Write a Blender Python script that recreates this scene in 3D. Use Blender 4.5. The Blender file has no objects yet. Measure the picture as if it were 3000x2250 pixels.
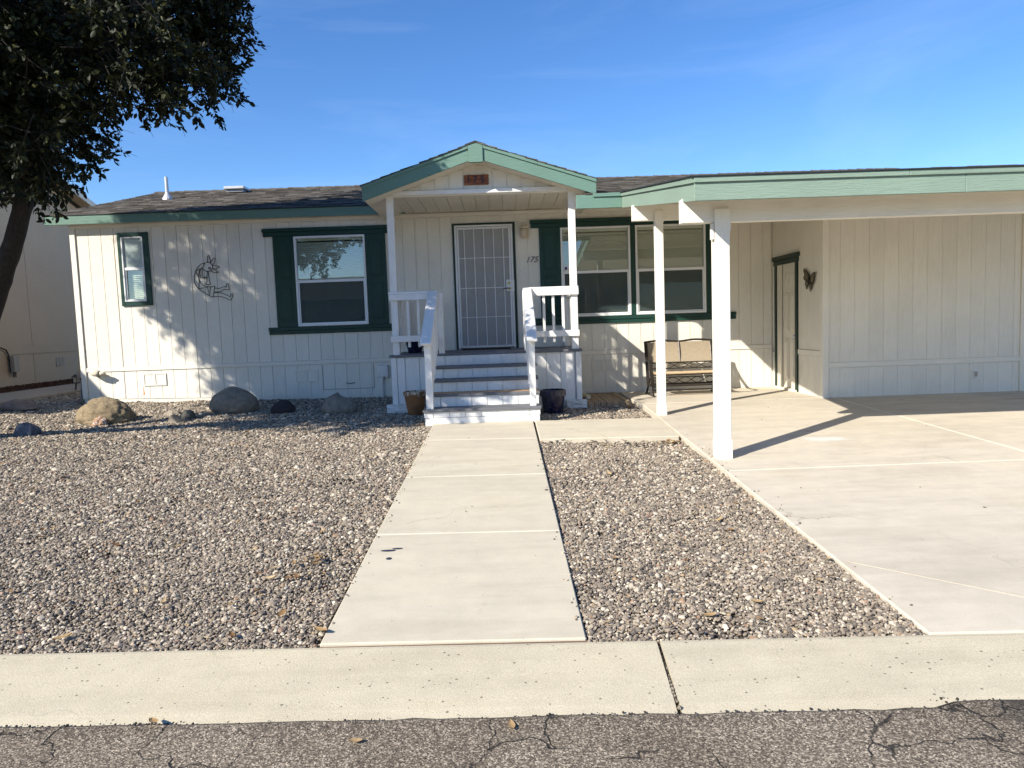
import bpy, bmesh, math, random
import numpy as np
from mathutils import Vector, Matrix, noise
random.seed(7); RNG = np.random.default_rng(7)
R = math.radians
scene = bpy.context.scene
COL = scene.collection

# ------------------------------------------------------------------ camera, sky, sun, exposure
cam_d = bpy.data.cameras.new('camera'); cam = bpy.data.objects.new('camera', cam_d); COL.objects.link(cam)
cam_d.sensor_width = 36; cam_d.lens = 24.96; cam_d.clip_start = .05; cam_d.clip_end = 2000
cam.matrix_world = (Matrix.Translation((0, 0, 1.6)) @ Matrix.Rotation(R(-.59), 4, 'Z')
                    @ Matrix.Rotation(R(90 - 4.68), 4, 'X') @ Matrix.Rotation(R(-2.0), 4, 'Z'))
scene.camera = cam
SUN_AZ, SUN_EL = 40.0, 33.4           # light travels toward +x/+y at this angle; elevation
world = bpy.data.worlds.new('World'); scene.world = world; world.use_nodes = True
wn = world.node_tree
sky = wn.nodes.new('ShaderNodeTexSky'); sky.sky_type = 'NISHITA'; sky.sun_disc = False
sky.sun_elevation = R(SUN_EL); sky.sun_rotation = R(270 - SUN_AZ)
sky.altitude = 400; sky.air_density = 1.0; sky.dust_density = .15; sky.ozone_density = 5.0
hs_ = wn.nodes.new('ShaderNodeHueSaturation'); hs_.inputs['Saturation'].default_value = 1.16; hs_.inputs['Hue'].default_value = .506
wn.links.new(sky.outputs[0], hs_.inputs['Color']); # faint high cirrus veil over the whole sky
tcw = wn.nodes.new('ShaderNodeTexCoord'); mpw = wn.nodes.new('ShaderNodeMapping'); mpw.inputs['Scale'].default_value = (1.2, 1.2, 5); mpw.inputs['Rotation'].default_value = (.3, .5, 0)
nzw = wn.nodes.new('ShaderNodeTexNoise'); nzw.inputs['Scale'].default_value = 1.6; nzw.inputs['Detail'].default_value = 6; nzw.inputs['Roughness'].default_value = .6; nzw.inputs['Distortion'].default_value = .8
rpw = wn.nodes.new('ShaderNodeMapRange'); rpw.inputs[1].default_value = .45; rpw.inputs[2].default_value = .8; rpw.inputs[3].default_value = 0; rpw.inputs[4].default_value = .15
gmw = wn.nodes.new('ShaderNodeMix'); gmw.data_type = 'RGBA'; gmw.inputs[7].default_value = (4.6, 5.6, 7.2, 1)
wn.links.new(tcw.outputs['Generated'], mpw.inputs['Vector']); wn.links.new(mpw.outputs[0], nzw.inputs['Vector']); wn.links.new(nzw.outputs['Fac'], rpw.inputs[0]); wn.links.new(rpw.outputs[0], gmw.inputs[0])
wn.links.new(hs_.outputs[0], gmw.inputs[6]); wn.links.new(gmw.outputs[2], wn.nodes['Background'].inputs[0])
wn.nodes['Background'].inputs[1].default_value = .115
sl = bpy.data.lights.new('sun', 'SUN'); sun = bpy.data.objects.new('sun', sl); COL.objects.link(sun)
sl.energy = 5.0; sl.angle = R(.53); sl.color = (1, .93, .82)
sd = Vector((math.cos(R(SUN_AZ)) * math.cos(R(SUN_EL)), math.sin(R(SUN_AZ)) * math.cos(R(SUN_EL)), -math.sin(R(SUN_EL))))
sun.rotation_euler = sd.to_track_quat('-Z', 'Y').to_euler(); sun.location = (-20, -18, 22)
vs = scene.view_settings
vs.view_transform = 'Standard'; vs.look = 'None'; vs.gamma = 1; vs.use_curve_mapping = False
vs.exposure = .78
scene.cycles.use_denoising = True
scene.cycles.max_bounces = 8

# ------------------------------------------------------------------ materials
def new_mat(name):
    m = bpy.data.materials.new(name); m.use_nodes = True
    nt = m.node_tree; b = nt.nodes['Principled BSDF']
    return m, nt, b
def nd(nt, t, **kw):
    n = nt.nodes.new('ShaderNode' + t)
    for k, v in kw.items():
        if k == 'inp':
            for i, x in v.items(): n.inputs[i].default_value = x
        else: setattr(n, k, v)
    return n
def pos(nt, scale=(1, 1, 1)):
    g = nd(nt, 'NewGeometry'); mp = nd(nt, 'Mapping'); mp.inputs['Scale'].default_value = scale
    nt.links.new(g.outputs['Position'], mp.inputs['Vector']); return mp.outputs[0]
def tex_noise(nt, vec, scale, detail=4, rough=.55):
    n = nd(nt, 'TexNoise'); n.inputs['Scale'].default_value = scale; n.inputs['Detail'].default_value = detail
    n.inputs['Roughness'].default_value = rough; nt.links.new(vec, n.inputs['Vector']); return n.outputs['Fac']
def ramp(nt, fac, stops):
    r = nd(nt, 'ValToRGB'); e = r.color_ramp.elements
    while len(e) < len(stops): e.new(.5)
    for i, (p, c) in enumerate(stops):
        e[i].position = p; e[i].color = (*c, 1) if len(c) == 3 else c
    nt.links.new(fac, r.inputs[0]); return r.outputs[0]
def mixc(nt, a, b, fac, mode='MIX'):
    m = nd(nt, 'Mix', data_type='RGBA', blend_type=mode)
    for s, v in ((6, a), (7, b)):
        if hasattr(v, 'is_linked'): nt.links.new(v, m.inputs[s])
        else: m.inputs[s].default_value = (*v, 1)
    if hasattr(fac, 'is_linked'): nt.links.new(fac, m.inputs[0])
    else: m.inputs[0].default_value = fac
    return m.outputs[2]
def bump(nt, b, h, strength, dist=.01):
    n = nd(nt, 'Bump'); n.inputs['Strength'].default_value = strength; n.inputs['Distance'].default_value = dist
    nt.links.new(h, n.inputs['Height']); nt.links.new(n.outputs[0], b.inputs['Normal'])
def scl(c, k): return tuple(min(1, x * k) for x in c)

def plain(name, c, rough=.6, var=.12, vscale=6, bscale=0, bstr=0, metal=0, stretch=(1, 1, 1), spec=.4, bdist=.01, piece=0):
    m, nt, b = new_mat(name)
    p = pos(nt, stretch)
    f = tex_noise(nt, p, vscale, 5)
    col = ramp(nt, f, [(.25, scl(c, 1 - var)), (.75, scl(c, 1 + var))])
    if piece:
        oi = nd(nt, 'ObjectInfo')
        t = ramp(nt, oi.outputs['Random'], [(0, (1 - piece,) * 3), (1, (1, 1, 1))])
        col = mixc(nt, col, t, 1, 'MULTIPLY')
    nt.links.new(col, b.inputs['Base Color'])
    b.inputs['Roughness'].default_value = rough; b.inputs['Metallic'].default_value = metal
    b.inputs['Specular IOR Level'].default_value = spec
    if bstr: bump(nt, b, tex_noise(nt, p, bscale, 6, .65), bstr, bdist)
    return m

def painted(name, c, grain=(1, 1, 1), wear=.0, weartone=(.3, .26, .2), rough=.55, bstr=.5, piece=.04):
    """exterior paint over rough-sawn wood: grain relief, faint dirt, scuffs where the wood shows"""
    m, nt, b = new_mat(name)
    p = pos(nt, grain); pw = pos(nt)
    g = tex_noise(nt, p, 9, 8, .7)
    dirt = tex_noise(nt, pw, 1.7, 6, .6)
    col = ramp(nt, dirt, [(.3, scl(c, .93)), (.62, c)])
    col = mixc(nt, col, ramp(nt, g, [(.35, (.90, .89, .87)), (.6, (1, 1, 1))]), .8, 'MULTIPLY')
    oi = nd(nt, 'ObjectInfo')
    col = mixc(nt, col, ramp(nt, oi.outputs['Random'], [(0, (1 - piece,) * 3), (1, (1, 1, 1))]), 1, 'MULTIPLY')
    if wear:
        w = tex_noise(nt, pos(nt, tuple(x * .6 for x in grain)), 23, 6, .7)
        w2 = ramp(nt, w, [(.66 - wear * .1, (0, 0, 0)), (.70 - wear * .1, (1, 1, 1))])
        col = mixc(nt, col, weartone, w2)
    nt.links.new(col, b.inputs['Base Color']); b.inputs['Roughness'].default_value = rough
    b.inputs['Specular IOR Level'].default_value = .35
    bump(nt, b, g, bstr, .007)
    return m

M = {}
V_GRAIN, H_GRAIN, Y_GRAIN = (9, 9, .6), (.6, 9, 9), (9, .6, 9)
WHITE = (.80, .765, .67)
M['siding'] = painted('siding_paint', WHITE, V_GRAIN, piece=.06)
M['trim_h'] = painted('trim_paint_h', scl(WHITE, 1.01), H_GRAIN)
M['trim_v'] = painted('trim_paint_v', scl(WHITE, 1.01), V_GRAIN)
M['porch_v'] = painted('porch_paint_v', (.81, .80, .77), V_GRAIN, wear=.35, weartone=(.35, .31, .26))
M['porch_h'] = painted('porch_paint_h', (.81, .80, .77), H_GRAIN, wear=.35, weartone=(.35, .31, .26))
M['porch_y'] = painted('porch_paint_y', (.81, .80, .77), Y_GRAIN, wear=.4, weartone=(.35, .31, .26))
M['block'] = painted('block_paint', (.76, .76, .74), H_GRAIN, wear=1.1, weartone=(.16, .13, .1))
M['soffit'] = painted('soffit_paint', (.74, .69, .58), Y_GRAIN)
M['tan_door'] = painted('tan_door_paint', (.74, .69, .58), V_GRAIN, bstr=.15)
M['fascia'] = painted('green_fascia_paint', (.14, .25, .20), H_GRAIN, wear=.0, rough=.6, bstr=.9, piece=.08)  # green lowered so the colour carries some of the left eave's shade
M['fascia_faded_lit'] = painted('faded_lit_green_paint', (.245, .335, .265), H_GRAIN, wear=.0, rough=.65, bstr=1.2, piece=.08)  # paler carport copy: fading plus its sunlit tone put into the colour
M['green'] = painted('dark_green_paint', (.0105, .047, .035), V_GRAIN, rough=.45, bstr=.3)
M['door_trim'] = painted('door_trim_paint', (.014, .035, .024), V_GRAIN, rough=.5)
M['neigh'] = painted('beige_stucco_paint', (.53, .405, .275), (3, 3, 3), bstr=.25)
M['alu'] = plain('white_vinyl', (.74, .75, .74), .35, .04)
M['iron'] = plain('white_iron', (.72, .72, .71), .4, .05)
M['mesh_door'] = plain('tan_screen', (.42, .41, .38), .7, .06)
M['deck'] = plain('grey_deck_paint', (.145, .15, .165), .65, .2, 4, 60, .35, stretch=(.5, 6, 6), piece=.15)
M['bare'] = plain('bare_wood', (.42, .27, .15), .7, .3, 5, 60, .4, stretch=(.6, 9, 9))
M['boards'] = plain('walk_board', (.36, .26, .16), .75, .3, 5, 50, .4, stretch=(9, .6, 9), piece=.2)
M['sign'] = plain('sign_wood', (.20, .060, .016), .45, .7, 5, 40, .3, stretch=(1.2, 8, 8))
M['dark_metal'] = plain('dark_metal', (.035, .03, .026), .4, .2, metal=.4)
M['bench_metal'] = plain('bench_metal', (.045, .038, .033), .38, .2, metal=.5)
M['gun_metal'] = plain('numeral_metal', (.016, .016, .022), .35, .1, metal=.2)
M['brass'] = plain('brass', (.55, .40, .14), .3, .1, metal=.9)
M['sling'] = plain('sling_fabric', (.30, .245, .17), .85, .1, 30, 300, .2)
M['cushion'] = plain('tan_fabric', (.46, .34, .21), .9, .08)
M['black'] = plain('black_mat', (.012, .012, .012), .9, .2)
M['frost'] = plain('lamp_glass', (.55, .46, .33), .3, .08)
M['lampbody'] = plain('lamp_body', (.60, .52, .40), .45, .08)
M['blind'] = plain('blind_slat', (.72, .69, .58), .5, .04)
M['greybox'] = plain('painted_box', (.74, .72, .68), .5, .05)
M['metalpipe'] = plain('galvanised', (.55, .57, .6), .35, .15, 12, metal=.3)
M['concrete_white'] = plain('joint_sealant', (.66, .61, .51), .85, .08)
M['orange'] = plain('flag_orange', (.85, .09, .015), .5, .05)
M['hose'] = plain('hose', (.30, .27, .22), .5, .2)
M['tancloth'] = plain('canvas', (.62, .57, .44), .9, .1)
M['neighbox'] = plain('utility_tan', (.36, .31, .25), .5, .08)
M['bark'] = plain('bark', (.032, .025, .020), .9, .5, 14, 26, 1.0, stretch=(3, 3, .7), bdist=.04)
M['cobalt'] = plain('cobalt_glaze', (.006, .008, .036), .18, .3, spec=.6)
M['roof_edge'] = plain('drip_edge', (.03, .035, .035), .5, .1)
M['opp'] = plain('far_house_wall', (.26, .23, .19), .8, .08)
M['opproof'] = plain('far_roof', (.12, .11, .10), .9, .2)

def mat_terracotta():
    m, nt, b = new_mat('old_terracotta'); p = pos(nt)
    z = nd(nt, 'SeparateXYZ'); nt.links.new(p, z.inputs[0])
    f = tex_noise(nt, p, 17, 6, .65)
    base = ramp(nt, tex_noise(nt, p, 6, 5), [(.3, (.13, .055, .02)), (.7, (.30, .13, .045))])
    add = nd(nt, 'MapRange', inp={1: .60, 2: .70, 3: -.2, 4: .12}); nt.links.new(z.outputs[2], add.inputs[0])
    a = nd(nt, 'Math', operation='ADD'); nt.links.new(f, a.inputs[0]); nt.links.new(add.outputs[0], a.inputs[1])
    w = ramp(nt, a.outputs[0], [(.58, (0, 0, 0)), (.64, (1, 1, 1))])
    nt.links.new(mixc(nt, base, (.50, .43, .32), w), b.inputs['Base Color']); b.inputs['Roughness'].default_value = .85
    bump(nt, b, f, .4); return m
M['terracotta'] = mat_terracotta()

def mat_concrete(name, c, speck=.25, blot=.12, joint=0, streak=0, stain=None):
    m, nt, b = new_mat(name); p = pos(nt)
    big = tex_noise(nt, p, .9, 6, .6); mid = tex_noise(nt, p, 7, 6, .6); fine = tex_noise(nt, p, 170, 3, .7)
    col = ramp(nt, big, [(.25, scl(c, 1 - blot)), (.55, c), (.8, (c[0] * .98, c[1] * .965, c[2] * .90))])
    col = mixc(nt, col, ramp(nt, mid, [(.3, (.90, .90, .90)), (.65, (1, 1, 1))]), .8, 'MULTIPLY')
    col = mixc(nt, col, ramp(nt, fine, [(.3, (1 - speck,) * 3), (.62, (1.0, 1.0, 1.0))]), 1, 'MULTIPLY')
    if streak:
        wq = nd(nt, 'TexNoise'); wq.inputs['Scale'].default_value = 4; wq.inputs['Detail'].default_value = 8; nt.links.new(p, wq.inputs['Vector'])
        aq = nd(nt, 'VectorMath', operation='MULTIPLY_ADD'); aq.inputs[1].default_value = (.4, .4, 0); nt.links.new(wq.outputs['Color'], aq.inputs[0]); nt.links.new(p, aq.inputs[2])
        eq = nd(nt, 'TexVoronoi', feature='DISTANCE_TO_EDGE'); eq.inputs['Scale'].default_value = .55; nt.links.new(aq.outputs[0], eq.inputs['Vector'])
        cq = mixc(nt, ramp(nt, eq.outputs['Distance'], [(.0005, (.55, .55, .55)), (.0016, (0, 0, 0))]), ramp(nt, tex_noise(nt, p, .7, 3), [(.5, (0, 0, 0)), (.6, (1, 1, 1))]), 1, 'MULTIPLY')
        col = mixc(nt, col, scl(c, .45), cq)
        st_ = tex_noise(nt, pos(nt, (.5, 2.6, 1)), 2.2, 7, .62); col = mixc(nt, col, ramp(nt, st_, [(.34, (.80, .79, .78)), (.56, (1, 1, 1)), (.75, (1.0, .975, .90))]), streak, 'MULTIPLY')
    if stain:
        for (cx_, cy_, rx, ry, tone) in stain:
            mp_ = nd(nt, 'Mapping'); mp_.inputs['Location'].default_value = (-cx_ / rx, -cy_ / ry, 0); mp_.inputs['Scale'].default_value = (1 / rx, 1 / ry, 0)
            g_ = nd(nt, 'NewGeometry'); nt.links.new(g_.outputs['Position'], mp_.inputs['Vector'])
            ln__ = nd(nt, 'VectorMath', operation='LENGTH'); nt.links.new(mp_.outputs[0], ln__.inputs[0])
            ad_ = nd(nt, 'Math', operation='MULTIPLY_ADD'); ad_.inputs[1].default_value = 1.3; nt.links.new(tex_noise(nt, pos(nt, (1, 2, 1)), 2.6, 6), ad_.inputs[0]); nt.links.new(ln__.outputs['Value'], ad_.inputs[2])
            col = mixc(nt, col, tone, ramp(nt, ad_.outputs[0], [(.75, (.75, .75, .75)), (1.55, (0, 0, 0))]))
    v = nd(nt, 'TexVoronoi', feature='F1'); v.inputs['Scale'].default_value = 44; nt.links.new(p, v.inputs['Vector'])
    vv = nd(nt, 'SeparateColor'); nt.links.new(v.outputs['Color'], vv.inputs[0])
    szr = nd(nt, 'Math', operation='MULTIPLY'); szr.inputs[1].default_value = .30 if joint else .2; nt.links.new(vv.outputs[1], szr.inputs[0])
    near = nd(nt, 'Math', operation='LESS_THAN'); nt.links.new(v.outputs['Distance'], near.inputs[0]); nt.links.new(szr.outputs[0], near.inputs[1])
    sel = nd(nt, 'Math', operation='GREATER_THAN'); sel.inputs[1].default_value = .80 if joint else .965; nt.links.new(vv.outputs[0], sel.inputs[0])
    mu = nd(nt, 'Math', operation='MULTIPLY'); nt.links.new(near.outputs[0], mu.inputs[0]); nt.links.new(sel.outputs[0], mu.inputs[1])
    col = mixc(nt, col, scl(c, .32), mu.outputs[0])
    nt.links.new(col, b.inputs['Base Color']); b.inputs['Roughness'].default_value = .88; b.inputs['Specular IOR Level'].default_value = .25
    bump(nt, b, fine, .25 if not joint else .55, .004); return m
M['walk'] = mat_concrete('walk_concrete', (.575, .52, .405), .14, .09, streak=.5)
M['drive'] = mat_concrete('drive_concrete', (.595, .535, .43), .12, .14, streak=.6, stain=[(7.0, 9.25, 1.3, .35, (.22, .15, .12)), (3.4, 7.3, .8, .35, (.60, .60, .57)), (4.6, 5.6, .9, .7, (.60, .53, .38)), (2.7, 10.9, .8, .4, (.55, .44, .31))])
M['kerb'] = mat_concrete('kerb_concrete', (.61, .545, .40), .30, .08, joint=1, streak=.5)

def mat_asphalt():
    m, nt, b = new_mat('cracked_asphalt'); p = pos(nt)
    fine = tex_noise(nt, p, 120, 4, .7); big = tex_noise(nt, p, 1.3, 5, .6)
    v = nd(nt, 'TexVoronoi', feature='F1'); v.inputs['Scale'].default_value = 175; nt.links.new(p, v.inputs['Vector'])
    sc_ = nd(nt, 'SeparateColor'); nt.links.new(v.outputs['Color'], sc_.inputs[0])
    agg = ramp(nt, sc_.outputs[0], [(0, (.070, .055, .040)), (.4, (.165, .135, .100)), (.75, (.29, .24, .18)), (1, (.58, .50, .385))])
    col = mixc(nt, agg, ramp(nt, big, [(.3, (.62, .60, .58)), (.6, (1, 1, 1))]), 1, 'MULTIPLY')
    # cracks: two scales of warped cell borders
    wp = nd(nt, 'TexNoise'); wp.inputs['Scale'].default_value = 3.2; wp.inputs['Detail'].default_value = 6; nt.links.new(p, wp.inputs['Vector'])
    add = nd(nt, 'VectorMath', operation='MULTIPLY_ADD'); add.inputs[1].default_value = (.5, .5, 0)
    nt.links.new(wp.outputs['Color'], add.inputs[0]); nt.links.new(p, add.inputs[2])
    ed = nd(nt, 'TexVoronoi', feature='DISTANCE_TO_EDGE'); ed.inputs['Scale'].default_value = 2.3; nt.links.new(add.outputs[0], ed.inputs['Vector'])
    ck = ramp(nt, ed.outputs['Distance'], [(.0025, (.9, .9, .9)), (.011, (0, 0, 0))])
    msk = ramp(nt, tex_noise(nt, p, 1.9, 2), [(.42, (0, 0, 0)), (.52, (1, 1, 1))])
    ck = mixc(nt, ck, msk, 1, 'MULTIPLY')
    col = mixc(nt, col, (.012, .011, .010), ck)
    # dark patch of newer tar
    g = nd(nt, 'VectorMath', operation='DISTANCE'); g.inputs[1].default_value = (2.25, 2.35, .08); nt.links.new(p, g.inputs[0])
    a2 = nd(nt, 'Math', operation='ADD'); nt.links.new(g.outputs['Value'], a2.inputs[0])
    sc2 = nd(nt, 'Math', operation='MULTIPLY'); sc2.inputs[1].default_value = .9; nt.links.new(tex_noise(nt, p, 3, 5), sc2.inputs[0]); nt.links.new(sc2.outputs[0], a2.inputs[1])
    tar = ramp(nt, a2.outputs[0], [(.75, (1, 1, 1)), (1.0, (0, 0, 0))])
    col = mixc(nt, col, (.03, .028, .026), mixc(nt, (0, 0, 0), tar, .75))
    nt.links.new(col, b.inputs['Base Color']); b.inputs['Roughness'].default_value = .85; b.inputs['Specular IOR Level'].default_value = .3
    h = nd(nt, 'Math', operation='SUBTRACT'); nt.links.new(fine, h.inputs[0]); nt.links.new(ck, h.inputs[1])
    bump(nt, b, h.outputs[0], .8, .012); return m
M['asphalt'] = mat_asphalt()

def mat_pebble():
    m, nt, b = new_mat('pebbles')
    oi = nd(nt, 'ObjectInfo'); p = pos(nt)
    col = ramp(nt, oi.outputs['Random'], [(0, (.085, .075, .067)), (.15, (.14, .120, .103)), (.30, (.225, .187, .148)), (.46, (.32, .265, .20)),
               (.58, (.27, .222, .172)), (.72, (.40, .34, .26)), (.91, (.64, .575, .465)), (.95, (.29, .175, .12)), (.975, (.40, .30, .18)), (1, (.14, .135, .135))])
    col = mixc(nt, col, ramp(nt, tex_noise(nt, p, 160, 3), [(.3, (.8, .8, .8)), (.7, (1.0, 1.0, 1.0))]), 1, 'MULTIPLY')
    col = mixc(nt, col, (.97, .965, .945), 1, 'MULTIPLY')
    col = mixc(nt, col, (.28, .23, .175), ramp(nt, tex_noise(nt, p, .8, 5, .6), [(.45, (0, 0, 0)), (.75, (.40, .40, .40))]))
    nt.links.new(col, b.inputs['Base Color']); b.inputs['Roughness'].default_value = .75; b.inputs['Specular IOR Level'].default_value = .3
    return m
M['pebble'] = mat_pebble()
M['soil'] = plain('gravel_soil', (.10, .08, .062), .95, .5, 60, 60, .8)
M['mulch'] = plain('bark_mulch', (.12, .055, .03), .95, .7, 40, 50, 1.0, bdist=.05)

def mat_shingle():
    m, nt, b = new_mat('asphalt_shingle'); p = pos(nt)
    at = nd(nt, 'Attribute', attribute_name='tone')
    c = ramp(nt, at.outputs['Fac'], [(0, (.045, .040, .034)), (.4, (.082, .073, .062)), (.75, (.12, .107, .092)), (1, (.19, .175, .155))])
    c = mixc(nt, c, ramp(nt, tex_noise(nt, p, 150, 3), [(.3, (.6, .6, .6)), (.7, (1.2, 1.2, 1.2))]), 1, 'MULTIPLY')
    nt.links.new(c, b.inputs['Base Color']); b.inputs['Roughness'].default_value = .95
    bump(nt, b, tex_noise(nt, p, 200, 2), .4); return m
M['shingle'] = mat_shingle()

def mat_rock(name, c1, c2, scale, bstr, spot=None, rough=.9):
    m, nt, b = new_mat(name); p = pos(nt)
    f = tex_noise(nt, p, scale, 8, .68); f2 = tex_noise(nt, p, scale * 7, 5, .7)
    col = ramp(nt, f, [(.3, c1), (.68, c2)])
    col = mixc(nt, col, ramp(nt, f2, [(.3, (.62, .62, .62)), (.66, (1.08, 1.08, 1.08))]), .9, 'MULTIPLY')
    if spot: col = mixc(nt, col, spot, ramp(nt, tex_noise(nt, p, scale * 1.7, 5), [(.55, (0, 0, 0)), (.63, (1, 1, 1))]))
    nt.links.new(col, b.inputs['Base Color']); b.inputs['Roughness'].default_value = rough
    bump(nt, b, f2, bstr, .02); return m
M['rock_tan'] = mat_rock('pitted_tan_rock', (.17, .125, .075), (.40, .315, .19), 9, 1.0)
M['rock_grey'] = mat_rock('grey_granite', (.19, .16, .12), (.38, .325, .25), 9, 1.0)
M['rock_granite'] = mat_rock('speckled_granite', (.17, .15, .12), (.36, .31, .25), 12, .8)
M['rock_black'] = mat_rock('black_stone', (.022, .017, .02), (.05, .04, .042), 8, .6)
M['rock_blue'] = mat_rock('blue_stone', (.05, .06, .085), (.15, .165, .20), 8, .6, (.27, .26, .27))
M['rock_quartz'] = mat_rock('quartz', (.30, .13, .07), (.55, .40, .28), 12, .8, (.75, .68, .60))
M['rock_dark'] = mat_rock('dark_angular', (.06, .058, .05), (.17, .16, .13), 9, .7)
M['rock_pale'] = mat_rock('pale_angular', (.20, .165, .12), (.38, .33, .26), 9, .7)
M['rock_red'] = mat_rock('reddish_slab', (.15, .11, .09), (.30, .23, .18), 8, .7)

def mat_leaf(name, cols, trans=.3, rough=.42):
    m, nt, b = new_mat(name)
    g = nd(nt, 'NewGeometry'); col = ramp(nt, g.outputs['Random Per Island'], cols)
    nt.links.new(col, b.inputs['Base Color']); b.inputs['Roughness'].default_value = rough; b.inputs['Specular IOR Level'].default_value = .16
    t = nd(nt, 'BsdfTranslucent'); nt.links.new(mixc(nt, col, (1.1, 1.25, .5), 1, 'MULTIPLY'), t.inputs[0])
    mx = nd(nt, 'MixShader'); mx.inputs[0].default_value = trans
    nt.links.new(b.outputs[0], mx.inputs[1]); nt.links.new(t.outputs[0], mx.inputs[2])
    nt.links.new(mx.outputs[0], nt.nodes['Material Output'].inputs[0]); return m
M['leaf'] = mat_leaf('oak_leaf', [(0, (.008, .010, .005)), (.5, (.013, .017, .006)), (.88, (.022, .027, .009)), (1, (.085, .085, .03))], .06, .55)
M['dry_leaf'] = mat_leaf('dry_leaf', [(0, (.14, .07, .03)), (.4, (.27, .16, .07)), (.8, (.42, .31, .17)), (1, (.52, .43, .27))], .1, .7)

def mat_glass(name, ior=.13, tint=(.90, .94, .92)):
    m, nt, b = new_mat(name); nt.nodes.remove(b)
    t = nd(nt, 'BsdfTransparent'); t.inputs[0].default_value = (*tint, 1)
    g = nd(nt, 'BsdfGlossy'); g.inputs['Roughness'].default_value = .008
    lw = nd(nt, 'LayerWeight'); lw.inputs['Blend'].default_value = .5
    pw_ = nd(nt, 'Math', operation='POWER'); pw_.inputs[1].default_value = 4; nt.links.new(lw.outputs['Facing'], pw_.inputs[0])
    f = nd(nt, 'Math', operation='MULTIPLY_ADD'); f.inputs[1].default_value = .9; f.inputs[2].default_value = ior; nt.links.new(pw_.outputs[0], f.inputs[0])
    nz = nd(nt, 'Bump'); nz.inputs['Strength'].default_value = .012; nz.inputs['Distance'].default_value = .02
    nt.links.new(tex_noise(nt, pos(nt), 1.6, 1), nz.inputs['Height']); nt.links.new(nz.outputs[0], g.inputs['Normal'])
    mx = nd(nt, 'MixShader'); nt.links.new(f.outputs[0], mx.inputs[0]); nt.links.new(t.outputs[0], mx.inputs[1]); nt.links.new(g.outputs[0], mx.inputs[2])
    nt.links.new(mx.outputs[0], nt.nodes['Material Output'].inputs[0]); return m
M['glass'] = mat_glass('window_glass')
M['frosted'] = plain('obscure_glass', (.34, .40, .38), .22, .25, 40, 90, .25, spec=.7)
def mat_screen():
    m, nt, b = new_mat('insect_screen'); b.inputs['Base Color'].default_value = (.03, .055, .06, 1); b.inputs['Roughness'].default_value = .7
    t = nd(nt, 'BsdfTransparent'); mx = nd(nt, 'MixShader'); mx.inputs[0].default_value = .40
    nt.links.new(t.outputs[0], mx.inputs[1]); nt.links.new(b.outputs[0], mx.inputs[2])
    nt.links.new(mx.outputs[0], nt.nodes['Material Output'].inputs[0]); return m
M['screen'] = mat_screen()

# ------------------------------------------------------------------ mesh helpers
class MB:
    def __init__(s): s.v = []; s.f = []
    def hexa(s, p):          # p: bottom 4 (ccw from above) then top 4
        o = len(s.v); s.v += [tuple(q) for q in p]
        for f in ((0, 3, 2, 1), (4, 5, 6, 7), (0, 1, 5, 4), (1, 2, 6, 5), (2, 3, 7, 6), (3, 0, 4, 7)): s.f.append(tuple(o + i for i in f))
        return s
    def box(s, x0, x1, y0, y1, z0, z1):
        return s.hexa([(x0, y0, z0), (x1, y0, z0), (x1, y1, z0), (x0, y1, z0), (x0, y0, z1), (x1, y0, z1), (x1, y1, z1), (x0, y1, z1)])
    def bar(s, a, b, w, h, up=(0, 0, 1)):     # straight bar from a to b, w across, h along up
        a, b = Vector(a), Vector(b); d = (b - a).normalized(); up = Vector(up)
        r = d.cross(up).normalized(); u = r.cross(d).normalized(); r *= w / 2; u *= h / 2
        return s.hexa([a - r - u, a + r - u, b + r - u, b - r - u, a - r + u, a + r + u, b + r + u, b - r + u])
    def prism(s, pts, vec):                    # polygon (list of 3d pts) swept along vec
        o = len(s.v); n = len(pts); v = Vector(vec)
        s.v += [tuple(p) for p in pts] + [tuple(Vector(p) + v) for p in pts]
        s.f.append(tuple(o + i for i in range(n))[::-1]); s.f.append(tuple(o + n + i for i in range(n)))
        for i in range(n):
            j = (i + 1) % n; s.f.append((o + i, o + j, o + n + j, o + n + i))
        return s
    def tube(s, pts, r, n=6, cap=True):
        pts = [Vector(p) for p in pts]; rs = r if isinstance(r, (list, tuple)) else [r] * len(pts)
        o = len(s.v); prev = None
        for i, p in enumerate(pts):
            d = (pts[min(i + 1, len(pts) - 1)] - pts[max(i - 1, 0)]).normalized()
            if prev is None:
                ref = Vector((0, 0, 1)) if abs(d.z) < .9 else Vector((1, 0, 0)); x = d.cross(ref).normalized()
            else: x = (prev - d * prev.dot(d)).normalized()
            prev = x; y = d.cross(x)
            for k in range(n):
                a = 2 * math.pi * k / n; s.v.append(tuple(p + (x * math.cos(a) + y * math.sin(a)) * rs[i]))
        for i in range(len(pts) - 1):
            for k in range(n):
                a, b = o + i * n + k, o + i * n + (k + 1) % n; s.f.append((a, b, b + n, a + n))
        if cap:
            s.f.append(tuple(o + k for k in range(n))[::-1]); e = o + (len(pts) - 1) * n; s.f.append(tuple(e + k for k in range(n)))
        return s
    def lathe(s, prof, c, n=28):               # prof [(r,z)], about vertical axis at c
        o = len(s.v)
        for r, z in prof:
            for k in range(n):
                a = 2 * math.pi * k / n; s.v.append((c[0] + r * math.cos(a), c[1] + r * math.sin(a), c[2] + z))
        for i in range(len(prof) - 1):
            for k in range(n):
                a, b = o + i * n + k, o + i * n + (k + 1) % n; s.f.append((a, b, b + n, a + n))
        s.f.append(tuple(o + k for k in range(n))[::-1]); e = o + (len(prof) - 1) * n; s.f.append(tuple(e + k for k in range(n)))
        return s
def link(name, me, parent=None):
    o = bpy.data.objects.new(name, me); COL.objects.link(o)
    if parent is not None: o.parent = parent
    return o
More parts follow.
